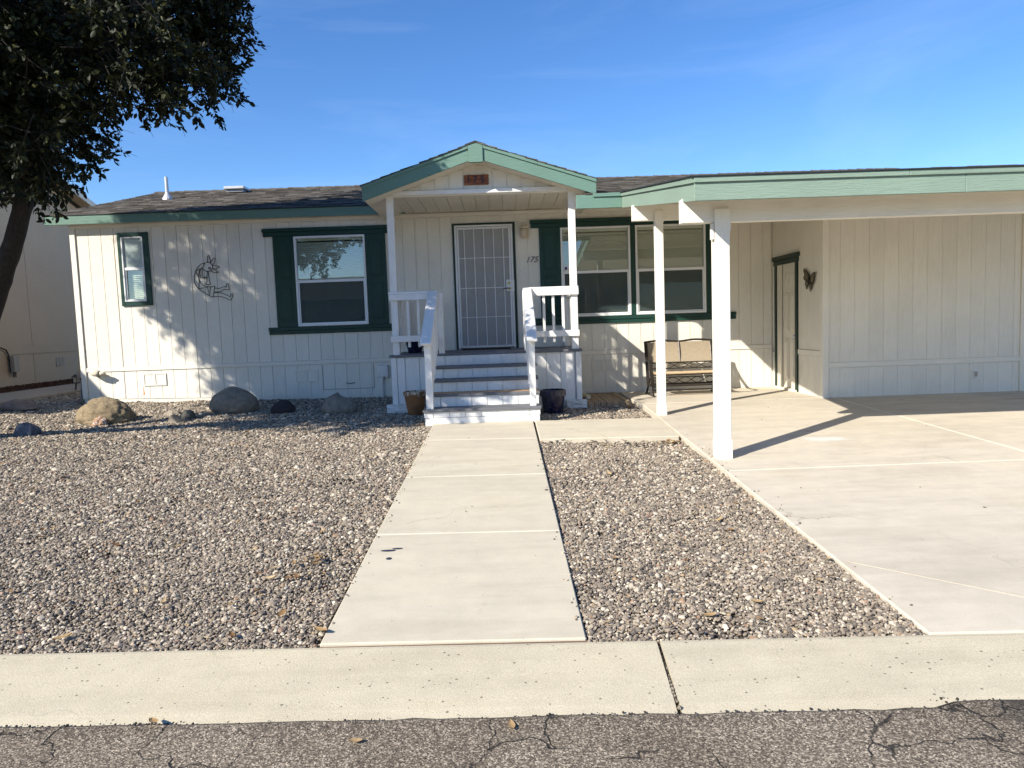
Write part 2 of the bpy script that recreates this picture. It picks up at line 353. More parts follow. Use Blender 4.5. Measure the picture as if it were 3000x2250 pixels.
def wloc(o):
    v = Vector((0, 0, 0))
    while o is not None: v = v + Vector(o.location); o = o.parent
    return v
def build(name, mb, m, parent=None, smooth=False, bev=0, base=None):
    """one mesh object; vertices are given in world space, its origin at base (or at its parent's)"""
    me = bpy.data.meshes.new(name)
    off = wloc(parent) if parent is not None else Vector((0, 0, 0))
    loc = Vector((0, 0, 0))
    if base is not None: loc = Vector(base) - off
    tot = off + loc
    me.from_pydata([(v[0] - tot.x, v[1] - tot.y, v[2] - tot.z) for v in mb.v], [], mb.f); me.update()
    bm = bmesh.new(); bm.from_mesh(me); bmesh.ops.recalc_face_normals(bm, faces=bm.faces); bm.to_mesh(me); bm.free()
    if smooth: me.polygons.foreach_set('use_smooth', [True] * len(me.polygons))
    me.materials.append(m if not isinstance(m, str) else M[m])
    o = link(name, me, parent); o.location = loc
    if bev:
        b = o.modifiers.new('bevel', 'BEVEL'); b.width = bev; b.segments = 1; b.limit_method = 'ANGLE'
    return o
def tag(o, label=None, cat=None, group=None, kind=None):
    if label: o['label'] = label
    if cat: o['category'] = cat
    if group: o['group'] = group
    if kind: o['kind'] = kind
    return o
def thing(name, loc, label, cat, group=None):
    o = bpy.data.objects.new(name, None); COL.objects.link(o); o.location = loc; o.empty_display_size = .1
    return tag(o, label, cat, group)
def rect_minus(r, holes):
    out = [r]
    for h in holes:
        nxt = []
        for (a, b, c, d) in out:
            x0, x1, z0, z1 = h
            if x1 <= a or x0 >= b or z1 <= c or z0 >= d: nxt.append((a, b, c, d)); continue
            if z0 > c: nxt.append((a, b, c, z0))
            if z1 < d: nxt.append((a, b, z1, d))
            lo, hi = max(c, z0), min(d, z1)
            if x0 > a: nxt.append((a, x0, lo, hi))
            if x1 < b: nxt.append((x1, b, lo, hi))
        out = nxt
    return out
def text_mesh(body, size, depth, shear=0, spacing=1):
    c = bpy.data.curves.new('t', 'FONT'); c.body = body; c.size = size; c.extrude = depth; c.shear = shear
    c.align_x = 'CENTER'; c.align_y = 'CENTER'; c.space_character = spacing
    o = bpy.data.objects.new('t', c); COL.objects.link(o); bpy.context.view_layer.update()
    me = bpy.data.meshes.new_from_object(o); bpy.data.objects.remove(o); bpy.data.curves.remove(c); return me

# ------------------------------------------------------------------ terrain
W = 11.74                                   # front face of the house wall
def clamp(v, a, b): return max(a, min(b, v))
def gz(x, y):                               # gravel surface
    s = clamp((y - 3.25) / 8.44, 0, 1.0)
    return .105 + s * (.355 - .0152 * clamp(x, -9, 3)) + s * .02 * max(0, -7 - max(x, -11))
def sz(y): return -.04 + .0485 * min(y, 9.93)   # concrete surface
def kb(x): return 3.224 - .0418 * x         # back of the kerb
xs = [-600, -150, -60, -30, -20, -14, -11, -9, -8, -7, -6, -5, -4, -3, -2, -1, 0, 1, 2, 3, 5, 9, 14, 20, 30, 60, 150, 600]
ys = [-600, -150, -60, -30, -16, -9, -7, 0, 3.0, 3.3, 4.5, 6, 7.5, 9, 10.5, 11.7, 13, 16, 20, 30, 60, 150, 600]
def terr(x, y):
    if y < 3.1: return .0 if y > -8 else .05
    return gz(x, y) - .02
mb = MB(); mb.v = [(x, y, terr(x, y)) for y in ys for x in xs]
nx = len(xs); mb.f = [(j * nx + i, j * nx + i + 1, (j + 1) * nx + i + 1, (j + 1) * nx + i) for j in range(len(ys) - 1) for i in range(nx - 1)]
tag(build('ground', mb, 'soil', smooth=True), kind='structure')

# road: sheet whose edge laps unevenly onto the kerb lip
mb = MB(); N = 260
for i in range(N + 1):
    x = -13 + 26 * i / N
    e = 2.645 - .036 * x + .016 * noise.noise((x * 2.1, 0, 3)) + .012 * noise.noise((x * 9, 1, 3)) + (.05 if x > 1.6 else 0) * clamp((x - 1.6) * 8, 0, 1)
    mb.v += [(x, -6.5, .074), (x, e - .10, .078), (x, e - .02, .092), (x, e, .086), (x, e + .002, .05)]
for i in range(N):
    for k in range(4): a = i * 5 + k; mb.f.append((a, a + 5, a + 6, a + 1))
tag(build('road', mb, 'asphalt', smooth=True), kind='structure')
mb = MB(); mb.box(-60, -13, -6.5, 2.62, .0, .074).box(13, 60, -6.5, 2.62, .0, .074)
tag(build('road', mb, 'asphalt'), kind='structure')

# kerb: long cast segments with open joints
kerb = bpy.data.objects.new('kerb', None); COL.objects.link(kerb); tag(kerb, kind='structure')
joints = [-14, -8.45, -2.9 - 0.0, .672, 4.25, 9.8, 14]
joints = [-14, -9.0, -4.2, .672, 5.5, 10.3, 14]
for a, b in zip(joints[:-1], joints[1:]):
    x0, x1 = a + .009, b - .009; mb = MB(); n = 14; sl_ = -.066
    rows = []
    for i in range(n + 1):
        x = x0 + (x1 - x0) * i / n
        yb = kb(x); yf = 2.60 - .036 * x; w = .004 * noise.noise((x * 3, 7, 0))
        sk = .0
        sec = [(yf - .02, -.05), (yf - .02, .070), (yf + .12, .088 + w), (yf + .3, .099 + w), (yb - .03, .117), (yb - .006, .115), (yb, .106), (yb, -.05)]
        rows.append([(x + (y - yb) * (-sl_) * .0 + (yb - y) * -.066 * (1 if abs(a - .672) < .1 or abs(b - .672) < .1 else 0) * (1 - abs(2 * i / n - 1) * 0), y, z) for y, z in sec])
    for r in rows: mb.v += r
    k = len(rows[0])
    for i in range(n):
        for j in range(k): q = (j + 1) % k; mb.f.append((i * k + j, i * k + q, (i + 1) * k + q, (i + 1) * k + j))
    mb.f.append(tuple(range(k))); mb.f.append(tuple(n * k + j for j in range(k))[::-1])
    build('kerb_segment', mb, 'kerb', kerb)

def slab(mb, x0, x1, ya0, ya1, yb0, yb1, zf=sz, t=.12, x2=None, x3=None):
    """front edge from (x0,ya0) to (x1,ya1), back edge (x2,yb0) to (x3,yb1)"""
    x2 = x0 if x2 is None else x2; x3 = x1 if x3 is None else x3
    P = [(x0, ya0), (x1, ya1), (x3, yb1), (x2, yb0)]
    return mb.hexa([(x, y, zf(y) - t) for x, y in P] + [(x, y, zf(y)) for x, y in P])
walk = bpy.data.objects.new('walkway', None); COL.objects.link(walk); tag(walk, kind='structure')
wy = [(3.29, 3.245), (4.82, 4.77), (6.345, 6.30), (7.955, 7.865), (9.02, 9.02)]
for i in range(4):
    mb = MB(); g = .004
    slab(mb, -.928, .345, wy[i][0] + (g if i else 0), wy[i][1] + (g if i else 0), wy[i + 1][0] - g, wy[i + 1][1] - g)
    build('slab', mb, 'walk', walk, bev=.007)
mb = MB()
for i in range(1, 4):
    slab(mb, -.915, .335, wy[i][0] - .012, wy[i][1] - .012, wy[i][0] + .012, wy[i][1] + .012, zf=lambda y: sz(y) - .0035, t=.05)
build('joint_filler', mb, 'concrete_white', walk)
mb = MB(); slab(mb, .368, 1.895, 7.80, 7.70, 8.93, 8.82)
q_ = MB(); q_.hexa([(-.928, 3.258, .05), (.345, 3.204, .05), (.345, 3.247, .05), (-.928, 3.292, .05), (-.928, 3.258, .104), (.345, 3.204, .104), (.345, 3.247, .104), (-.928, 3.292, .104)]); build('expansion_strip', q_, plain('strip_wood', (.15, .10, .07), .9, .3), walk)
cp = build('cross_path', mb, 'walk', bev=.007); tag(cp, kind='structure')

drive = bpy.data.objects.new('driveway', None); COL.objects.link(drive); tag(drive, kind='structure')
XD = 1.925
def dslab(*a, **k):
    mb = MB(); slab(mb, *a, **k); build('slab', mb, 'drive', drive, bev=.008)
dslab(XD, 4.955, kb(XD) + .02, kb(4.955) + .02, 6.158, 6.158, x2=XD, x3=4.805)
dslab(4.975, 12, kb(4.97) + .02, kb(12) + .02, 6.158, 6.158, x2=4.825, x3=12)
dslab(XD, 4.805, 6.172, 6.172, 9.93, 9.93, x2=XD, x3=4.61)
dslab(4.825, 12, 6.172, 6.172, 9.93, 9.93, x2=4.63, x3=12)
dslab(XD - .03, 4.46, 9.938, 9.938, W - .005, W - .005)
mb = MB(); f = lambda y: sz(y) - .003
slab(mb, XD + .02, 12, 6.15, 6.15, 6.18, 6.18, zf=f, t=.05)
slab(mb, 4.945, 4.985, kb(4.95) + .03, kb(4.98) + .03, 9.9, 9.9, zf=lambda y: sz(y) - .0025, t=.05, x2=4.60, x3=4.64)
build('joint_filler', mb, 'concrete_white', drive)
mb = MB(); slab(mb, 2.555, 2.582, 3.415, 3.43, 4.03, 4.05, zf=lambda y: sz(y) + .003, t=.02, x2=1.965, x3=1.985)
mb.hexa([(3.7, kb(3.7) + .05, .1), (3.73, kb(3.7) + .05, .1), (2.582, 3.43, .1), (2.555, 3.415, .1), (3.7, kb(3.7) + .05, .124), (3.73, kb(3.7) + .05, .124), (2.582, 3.43, sz(3.43) + .003), (2.555, 3.415, sz(3.415) + .003)])
mb = MB(); mb.bar((1.975, 4.04, sz(4.04) - .006), (3.05, 3.12, sz(3.12) - .006), .012, .016); build('crack_sealant', mb, 'walk', drive)

# flush wooden boards beside the porch
wd = thing('board_walk', (1.5, 10.9, .40), 'low walk of tan wooden boards against the wall beside the porch', 'boards')
for i in range(7):
    x = 1.21 + i * .09; mb = MB(); mb.box(x, x + .082, 10.28 + random.uniform(-.02, .02), 11.70, .385, .446 + random.uniform(-.003, .003))
    build('board', mb, 'boards', wd, bev=.004)

# ------------------------------------------------------------------ siding
def planks(part_name, parent, u0, u1, z0, z1, holes=(), axis='x', front=W, pitch=.2032, phase=0, mat='siding', gap=.008, t=.016):
    """vertical grooved boards; axis 'x': on a wall facing -y at y=front; axis 'y': on a wall facing -x at x=front"""
    u = u0; k = math.floor((u0 - phase) / pitch)
    while u < u1 - .01:
        nxt = min(u1, phase + (k + 1) * pitch)
        if nxt - u > .012:
            a, b = u + gap * (1.0 if k % 6 == 0 else .5), nxt - gap * (1.0 if (k + 1) % 6 == 0 else .5)   # panel seams are wider
            lo = z0((a + b) / 2) if callable(z0) else z0
            hi = z1((a + b) / 2) if callable(z1) else z1
            for (c, d, e, f) in rect_minus((a, b, lo, hi), holes):
                if axis == 'x': build(part_name, MB().box(c, d, front, front + t, e, f), mat, parent, base=((c + d) / 2, front, e))
                else: build(part_name, MB().box(front, front + t, c, d, e, f), mat, parent, base=(front, (c + d) / 2, e))
        u = nxt; k += 1

house = thing('manufactured_house', (0, W, .45), 'white single-storey house with green trim and grooved vertical siding', 'house')
HOLES = [(-6.118, -5.785, 2.215, 3.24), (-3.335, -2.20, 1.72, 3.155), (1.0, 2.118, 1.72, 3.155), (2.22, 3.355, 1.72, 3.155), (-.73, .20, 1.24, 3.25)]
def skb(x): return max(.43, .64 - .0227 * (x + 6.94))
mb = MB()
for (a, b, c, d) in rect_minus((-6.93, 4.47, .30, 3.56), HOLES): mb.box(a, b, W + .010, W + .10, c, d)
for (a, b, c, d) in rect_minus((1.3, 8.2, 3.56, 3.66), []): mb.box(a, b, W + .010, W + .10, c, d)
mb.box(4.5, 8.2, W + .010, W + .1, .3, 3.555)
mb.box(-6.93, -6.84, W + .101, 19.3, .30, 3.58).box(8.11, 8.2, W + .101, 19.3, .30, 3.58).box(-6.93, 8.2, 19.31, 19.4, .30, 3.58)
mb.prism([(-6.93, W + .2, 3.581), (-6.93, 15.5, 4.56), (-6.93, 19.3, 3.581)], (.09, 0, 0))
wall = build('wall', mb, 'siding', house)
planks('siding_plank', wall, -6.856, 4.45, 1.152, lambda x: 3.40, HOLES, phase=-.155)
skirt_m = MB(); skirt_m.box(-6.90, 4.45, W + .012, W + .03, .35, .66)
skirt = build('skirting', skirt_m, 'trim_h', house)
planks('skirting_plank', skirt, -6.856, -1.63, skb, 1.075, phase=-.155)
planks('skirting_plank', skirt, 1.13, 4.45, skb, 1.075, phase=-.155)
mb = MB(); mb.box(-6.944, -1.60, W - .014, W + .012, 1.080, 1.148); build('trim_band', mb, 'trim_h', house, bev=.003)
mb = MB(); mb.box(1.10, 4.445, W - .014, W + .012, 1.080, 1.148); build('trim_band', mb, 'trim_h', house, bev=.003)
mb = MB(); mb.box(-6.946, -6.860, W - .022, W + .02, .645, 3.45); build('corner_trim', mb, 'trim_v', house, bev=.004)
mb = MB(); mb.box(-6.944, 4.45, W - .016, W + .012, 3.402, 3.462); build('frieze_board', mb, 'trim_h', house, bev=.003)

def panel_shutter(x0, x1, z0, z1):
    mb = MB(); mb.box(x0, x1, W - .030, W - .002, z0, z1); sh = build('shutter', mb, 'green', house, bev=.004)
    m_ = z0 + (z1 - z0) * .5
    for a, b in ((z0 + .09, m_ - .05), (m_ + .05, z1 - .09)):
        q = MB(); q.box(x0 + .06, x1 - .06, W - .037, W - .029, a, b).box(x0 + .085, x1 - .085, W - .045, W - .036, a + .03, b - .03); build('raised_panel', q, 'green', sh, bev=.004)
def window(x0, x1, z0, z1, meet, upper='glass', lower='glass', blind=True, screen=True, fw=.032):
    mb = MB(); ya, yb = W - .034, W + .06
    mb.box(x0, x0 + fw, ya, yb, z0, z1).box(x1 - fw, x1, ya, yb, z0, z1).box(x0 + fw, x1 - fw, ya, yb, z1 - fw, z1).box(x0 + fw, x1 - fw, ya, yb, z0, z0 + fw)
    win = build('window', mb, 'alu', house, bev=.003)
    q = MB(); q.box(x0 + fw, x1 - fw, ya + .010, ya + .045, meet - .022, meet + .022); build('meeting_rail', q, 'alu', win, bev=.003)
    q = MB(); y2 = ya + .018
    q.box(x0 + fw, x0 + fw + .022, y2, y2 + .03, z0 + fw, meet - .022).box(x1 - fw - .022, x1 - fw, y2, y2 + .03, z0 + fw, meet - .022).box(x0 + fw + .022, x1 - fw - .022, y2, y2 + .03, z0 + fw, z0 + fw + .02)
    build('lower_sash', q, 'alu', win)
    q = MB(); q.box(x0 + fw, x1 - fw, ya + .030, ya + .034, meet + .022, z1 - fw); build('pane', q, upper, win)
    q = MB(); q.box(x0 + fw + .022, x1 - fw - .022, ya + .040, ya + .044, z0 + fw + .02, meet - .022); build('pane', q, lower, win)
    if screen:
        q = MB(); q.box(x0 + fw + .022, x1 - fw - .022, ya + .022, ya + .0235, z0 + fw + .02, meet - .022); build('insect_screen', q, 'screen', win)
    if blind:
        q = MB(); z = z0 + .05; yc = W + .05
        while z < z1 - .08:
            q.hexa([(x0 + .035, yc - .007, z - .0145), (x1 - .035, yc - .007, z - .0145), (x1 - .035, yc + .0095, z + .0145), (x0 + .035, yc + .0095, z + .0145),
                    (x0 + .035, yc - .0082, z - .0135), (x1 - .035, yc - .0082, z - .0135), (x1 - .035, yc + .0083, z + .0155), (x0 + .035, yc + .0083, z + .0155)])
            z += .0315
        tag(build('blind', q, 'blind', win), kind='stuff')
        q = MB(); q.box(x0 + .034, x1 - .034, yc - .02, yc + .02, z1 - .07, z1 - .034); build('blind_head_rail', q, 'blind', win)
        q = MB()
        for fx in (.2, .5, .8): q.box(x0 + (x1 - x0) * fx - .001, x0 + (x1 - x0) * fx + .001, yc - .010, yc - .008, z0 + .05, z1 - .06)
        build('blind_cord', q, 'blind', win)
    return win
# window left of the porch
def header(x0, x1):
    mb = MB(); mb.box(x0 + .012, x1 - .012, W - .028, W - .001, 3.172, 3.245).box(x0, x1, W - .045, W - .001, 3.246, 3.302); build('window_header', mb, 'green', house, bev=.004)
def sillb(x0, x1):
    mb = MB(); mb.box(x0, x1, W - .040, W - .001, 1.650, 1.706).box(x0 + .004, x1 - .004, W - .028, W - .001, 1.588, 1.649); build('window_sill', mb, 'green', house, bev=.004)
window(-3.343, -2.192, 1.712, 3.164, 2.437); header(-3.845, -1.695); sillb(-3.83, -1.71)
panel_shutter(-3.682, -3.346, 1.708, 3.170); panel_shutter(-2.189, -1.858, 1.708, 3.170)
window(.99, 2.128, 1.712, 3.164, 2.437); window(2.212, 3.364, 1.712, 3.164, 2.437); header(.499, 3.857); sillb(.499, 3.857)
panel_shutter(.645, .987, 1.708, 3.170); panel_shutter(3.367, 3.709, 1.708, 3.170)
mb = MB(); mb.box(2.130, 2.210, W - .026, W - .001, 1.708, 3.170); build('mullion_board', mb, 'green', house, bev=.003)
mb = MB(); mb.box(1.035, 1.115, W - .012, W - .009, 2.44, 2.55); st = build('window_sticker', mb, 'greybox', house)
mb = MB(); mb.box(1.05, 1.09, W - .0135, W - .0122, 2.48, 2.53); build('sticker_print', mb, plain('sticker_blue', (.02, .05, .22), .5), st)
# small bathroom window
window(-6.126, -5.777, 2.207, 3.248, 2.735, upper='frosted', lower='glass', blind=True, screen=False, fw=.022)
for a in ((-6.185, -6.128, 2.139, 3.318), (-5.775, -5.688, 2.139, 3.318)):
    mb = MB(); mb.box(a[0], a[1], W - .028, W - .001, a[2], a[3]); build('window_trim', mb, 'green', house, bev=.003)
for z0, z1 in ((2.139, 2.205), (3.250, 3.318)):
    mb = MB(); mb.box(-6.127, -5.776, W - .027, W - .001, z0, z1); build('window_trim', mb, 'green', house, bev=.003)

# front door: panelled slab behind a barred security door
for a in ((-.768, -.735, 1.240, 3.285), (.212, .252, 1.240, 3.285)):
    mb = MB(); mb.box(a[0], a[1], W - .03, W + .012, a[2], a[3]); build('door_trim', mb, 'door_trim', house, bev=.003)
mb = MB(); mb.box(-.734, .211, W - .03, W + .012, 3.256, 3.285); build('door_trim', mb, 'door_trim', house, bev=.003)
mb = MB(); mb.box(-.72, .20, W + .05, W + .09, 1.245, 3.245); door = build('front_door', mb, 'mesh_door', house)
for cx in (-.45, -.07):
    for z0, z1 in ((2.90, 3.10), (2.25, 2.78), (1.42, 2.05)):
        q = MB(); q.box(cx - .13, cx + .13, W + .038, W + .051, z0, z1).box(cx - .10, cx + .10, W + .030, W + .039, z0 + .03, z1 - .03); build('door_panel', q, 'mesh_door', door, bev=.006)
mb = MB(); y0, y1 = W - .036, W + .004
mb.box(-.733, -.70, y0, y1, 1.245, 3.252).box(.178, .210, y0, y1, 1.245, 3.252).box(-.699, .177, y0, y1, 3.222, 3.252)
sdoor = build('security_door', mb, 'iron', house, bev=.002)
mb = MB(); y0, y1 = W - .046, W - .018
mb.box(-.694, -.666, y0, y1, 1.262, 3.214).box(.144, .172, y0, y1, 1.262, 3.214).box(-.665, .143, y0, y1, 3.184, 3.214).box(-.665, .143, y0, y1, 1.262, 1.292)
build('leaf_frame', mb, 'iron', sdoor, bev=.002)
for k in range(5):
    x = -.575 + k * .158; q = MB(); q.box(x - .0065, x + .0065, W - .052, W - .040, 1.29, 3.186); build('bar', q, 'iron', sdoor)
for z in (2.72, 2.235, 1.76):
    q = MB(); q.box(-.668, .146, W - .042, W - .032, z - .0055, z + .0055); build('bar', q, 'iron', sdoor)
q = MB(); q.box(-.664, .142, W - .024, W - .022, 1.29, 3.186); scr = build('door_screen', q, plain('perforated_screen', (.34, .335, .32), .7, .05), sdoor)
q = MB(); cz = 2.24; cx = -.262
def ring(c, r, n=16, y=W - .034): return [(c[0] + r * math.cos(2 * math.pi * k / n), y, c[1] + r * math.sin(2 * math.pi * k / n)) for k in range(n + 1)]
for s in (-1, 1):
    q.tube([(cx, W - .034, cz + .27), (cx + s * .11, W - .034, cz), (cx, W - .034, cz - .27)], .0035, 4)
    q.tube(ring((cx + s * .19, cz + .07), .05), .0035, 4).tube(ring((cx + s * .19, cz - .05), .05), .0035, 4)
build('scroll_ornament', q, plain('ornament_grey', (.40, .39, .37), .6, .04), sdoor)
q = MB(); q.box(.085, .215, W - .058, W - .030, 2.165, 2.355); lp = build('lock_plate', q, 'iron', sdoor, bev=.003)
q = MB(); q.tube([(.130, W - .060, 2.30), (.130, W - .078, 2.30)], .024, 14).tube([(.135, W - .060, 2.21), (.135, W - .082, 2.21)], .022, 14); build('lock_rosette', q, 'brass', lp, smooth=False)
q = MB(); q.tube([(.135, W - .082, 2.21), (.135, W - .105, 2.21), (.11, W - .108, 2.215), (.06, W - .105, 2.215), (.04, W - .10, 2.20)], .007, 8); build('lever_handle', q, 'dark_metal', lp, smooth=True)
q = MB(); q.tube([(.13, W + .02, 2.40), (.13, W - .014, 2.40)], .022, 12); build('deadbolt', q, 'dark_metal', door)

# wall numerals, doorbell, wall plates
me = text_mesh('175', .135, .004, .38, 1.0); me.materials.append(plain('numeral_bronze', (.10, .085, .065), .4, .1, metal=.3))
o = link('wall_numerals', me, house); o.rotation_euler = (R(90), 0, 0); o.location = (.508, -.009, 2.664 - .45)
mb = MB(); mb.box(.318, .345, W - .012, W - .001, 2.425, 2.495); build('doorbell', mb, 'greybox', house, bev=.004)
def vent(x0, x1, z0, z1, y=W):
    mb = MB(); xm = (x0 + x1) / 2
    mb.box(x0, x1, y - .014, y - .001, z0, z0 + .016).box(x0, x1, y - .014, y - .001, z1 - .016, z1).box(x0, x0 + .016, y - .014, y - .001, z0 + .0165, z1 - .0165).box(x1 - .016, x1, y - .014, y - .001, z0 + .0165, z1 - .0165).box(xm - .012, xm + .012, y - .014, y - .001, z0 + .0165, z1 - .0165)
    v = build('skirting_vent', mb, 'siding', house)
    mb = MB(); mb.box(x0 + .01, x1 - .01, y - .006, y - .002, z0 + .01, z1 - .01); build('vent_back', mb, 'siding', v)
    mb = MB(); n = 17
    for k in range(n):
        z = z0 + .02 + (z1 - z0 - .045) * k / (n - 1)
        for a, b in ((x0 + .017, xm - .013), (xm + .013, x1 - .017)): mb.hexa([(a, y - .0085, z), (b, y - .0085, z), (b, y - .004, z + .008), (a, y - .004, z + .008), (a, y - .008, z + .0015), (b, y - .008, z + .0015), (b, y - .0035, z + .0095), (a, y - .0035, z + .0095)])
    tag(build('louvre', mb, 'siding', v), kind='stuff')
vent(-3.452, -3.07, .796, 1.0); vent(-5.937, -5.565, .823, 1.024); vent(1.451, 1.831, .803, .996)
mb = MB(); mb.box(-3.0, -2.15, W - .006, W + .002, .655, .664).box(-3.0, -2.991, W - .006, W + .002, .665, 1.06).box(-2.16, -2.15, W - .006, W + .002, .665, 1.06); build('access_panel_edge', mb, 'neighbox', house)
mb = MB(); mb.tube([(-2.62, W - .006, .76), (-2.57, W - .02, .745), (-2.50, W - .02, .75), (-2.47, W - .006, .76)], .005, 5); build('access_handle', mb, 'dark_metal', house)

# storage room that comes forward on the right
Y2 = 9.87
mb = MB(); mb.box(4.48, 8.2, Y2 + .005, Y2 + .1, .30, 3.20)
mb.box(4.482, 4.57, Y2 + .101, 10.79, .3, 3.3).box(4.482, 4.57, 11.36, W + .009, .3, 3.45).box(4.482, 4.57, 10.791, 11.359, 2.42, 3.4).box(8.1, 8.2, Y2 + .101, W, .3, 3.2)
swall = build('storage_wall', mb, 'siding', house)
planks('siding_plank', swall, 4.54, 7.23, .935, 3.12, front=Y2, phase=4.70, gap=.0032)
planks('siding_plank', swall, 7.31, 8.2, .935, 3.12, front=Y2, phase=4.70, gap=.0032)
planks('siding_plank', swall, 4.54, 7.23, .425, .853, front=Y2, phase=4.70, gap=.0032)
planks('siding_plank', swall, 7.31, 8.2, .425, .853, front=Y2, phase=4.70, gap=.0032)
SH = [(10.70, 11.60, .3, 2.5)]
planks('siding_plank', swall, 9.95, W - .01, 1.10, 3.2, SH, axis='y', front=4.466, phase=9.95, gap=.003)
planks('siding_plank', swall, 9.95, W - .01, .435, 1.02, SH, axis='y', front=4.466, phase=9.95, gap=.003)
mb = MB(); mb.box(4.537, 8.2, Y2 - .014, Y2 + .012, .858, .931); build('trim_band', mb, 'trim_h', swall, bev=.003)
mb = MB(); mb.box(4.452, 4.48, 9.95, 10.70, 1.023, 1.097); build('trim_band', mb, 'trim_h', swall, bev=.003)
mb = MB(); mb.box(4.448, 4.536, Y2 - .022, Y2 + .012, .43, 3.12); build('corner_trim', mb, 'trim_v', swall, bev=.004)
mb = MB(); mb.box(4.449, 4.466, Y2 + .013, 9.945, .43, 3.14); build('corner_trim', mb, 'trim_v', swall, bev=.004)
mb = MB(); mb.box(7.232, 7.308, Y2 - .022, Y2 + .012, .43, 3.12); build('corner_trim', mb, 'trim_v', swall, bev=.004)
mb = MB(); mb.box(6.566, 6.643, Y2 - .016, Y2 - .001, .638, .761); ot = build('outlet', mb, 'greybox', house, bev=.004)
mb = MB(); mb.tube([(6.585, Y2 - .02, .655), (6.578, Y2 - .026, .70), (6.588, Y2 - .02, .745)], .003, 4).box(6.60, 6.63, Y2 - .024, Y2 - .017, .665, .735); build('outlet_cover', mb, 'neighbox', ot)
# side door
mb = MB(); mb.box(4.49, 4.53, 10.792, 11.358, .475, 2.418); sd_ = build('side_door', mb, 'tan_door', house)
for c in (10.94, 11.19):
    for z0, z1 in ((2.09, 2.27), (1.36, 1.96), (.62, 1.24)):
        q = MB(); q.box(4.472, 4.491, c - .078, c + .078, z0, z1).box(4.462, 4.473, c - .052, c + .052, z0 + .035, z1 - .035); build('door_panel', q, 'tan_door', sd_, bev=.006)
q = MB(); q.lathe([(.008, -.03), (.012, -.02), (.028, -.01), (.03, .01), (.018, .025)], (0, 0, 0), 14); q.v = [(4.46 - v[2], 10.835 + v[0], 1.29 + v[1]) for v in q.v]; build('door_knob', q, 'metalpipe', sd_, smooth=True)
mb = MB(); mb.box(4.46, 4.57, 11.36, 11.52, .45, 2.418); build('door_jamb', mb, 'tan_door', house)
mb = MB(); mb.box(4.444, 4.481, 10.715, 10.79, .445, 2.415); build('side_door_trim', mb, 'door_trim', house, bev=.003)
mb = MB(); mb.box(4.444, 4.481, 11.521, 11.60, .445, 2.415); build('side_door_trim', mb, 'door_trim', house, bev=.003)
mb = MB(); mb.box(4.440, 4.480, 10.68, 11.63, 2.417, 2.49).box(4.425, 4.480, 10.645, 11.66, 2.492, 2.555); build('side_door_trim', mb, 'door_trim', house, bev=.004)
mb = MB(); mb.box(4.42, 4.56, 10.72, 11.6, .40, .472); build('door_sill', mb, 'concrete_white', house, bev=.006)

# ------------------------------------------------------------------ roofs
def shingles(name, parent, p0, ux, up, width, length, expo=.14, tab=.30, lap=.02, clip=None, k0=0):
    """overlapping tabs laid course by course; p0 lower-left corner, ux along the eave, up the slope"""
    p0, ux, up = Vector(p0), Vector(ux).normalized(), Vector(up).normalized(); nrm = ux.cross(up).normalized()
    V, F, T = [], [], []; n = int(length / expo) + 1
    for r in range(n):
        v0 = r * expo - (lap if r == 0 else 0); u = -((r * .37) % 1) * tab
        while u < width:
            w = tab * random.choice((.45, .6, .8, 1.0)); a, b = max(u, -.01), min(u + w - .004, width + .01); u += w
            if b - a < .03: continue
            dv = random.uniform(-.008, .008); th = random.uniform(.010, .020); v1 = min(length + .02, v0 + expo * 1.35)
            if clip and not clip((a + b) / 2, v0): continue
            o = len(V)
            for (uu, vv, hh) in ((a, v0 + dv, .001), (b, v0 + dv, .001), (b, v1, -.004), (a, v1, -.004), (a, v0 + dv, th), (b, v0 + dv, th), (b, v1, .004), (a, v1, .004)):
                V.append(p0 + ux * uu + up * vv + nrm * hh)
            F += [tuple(o + i for i in f) for f in ((4, 5, 6, 7), (0, 1, 5, 4), (1, 2, 6, 5), (3, 0, 4, 7))]
            T += [random.random()] * 4
    me = bpy.data.meshes.new(name); off = wloc(parent)
    me.from_pydata([tuple(v - off) for v in V], [], F); me.update()
    at = me.attributes.new('tone', 'FLOAT', 'FACE'); at.data.foreach_set('value', T)
    me.materials.append(M['shingle']); o = link(name, me, parent); tag(o, kind='stuff'); return o
def slab_y(mb, x0, x1, ya, za, yb, zb, t):   # roof deck rising along y
    return mb.hexa([(x0, ya, za - t), (x1, ya, za - t), (x1, yb, zb - t), (x0, yb, zb - t), (x0, ya, za), (x1, ya, za), (x1, yb, zb), (x0, yb, zb)])
EL = (11.60, 3.60); RG = (15.5, 4.675); ER = (9.86, 3.352); EC = (6.21, 2.815)
mb = MB(); slab_y(mb, -7.22, -.30, EL[0], EL[1], RG[0], RG[1], .11)
slab_y(mb, -.299, 1.20, 11.95, ER[1] + (11.95 - 9.86) * (RG[1] - ER[1]) / (RG[0] - ER[0]), RG[0], RG[1], .11)
slab_y(mb, 1.201, 8.4, ER[0], ER[1], RG[0], RG[1], .12)
mb.hexa([(-7.22, RG[0] + .001, RG[1] - .11), (8.4, RG[0] + .001, RG[1] - .11), (8.4, 19.6, 3.45), (-7.22, 19.6, 3.45), (-7.22, RG[0] + .001, RG[1]), (8.4, RG[0] + .001, RG[1]), (8.4, 19.6, 3.56), (-7.22, 19.6, 3.56)])
roof = build('roof', mb, 'soffit', house)
sL = math.hypot(RG[0] - EL[0], RG[1] - EL[1])
shingles('roof_shingles', roof, (-7.24, EL[0], EL[1] + .004), (1, 0, 0), (0, RG[0] - EL[0], RG[1] - EL[1]), 7.2, sL)
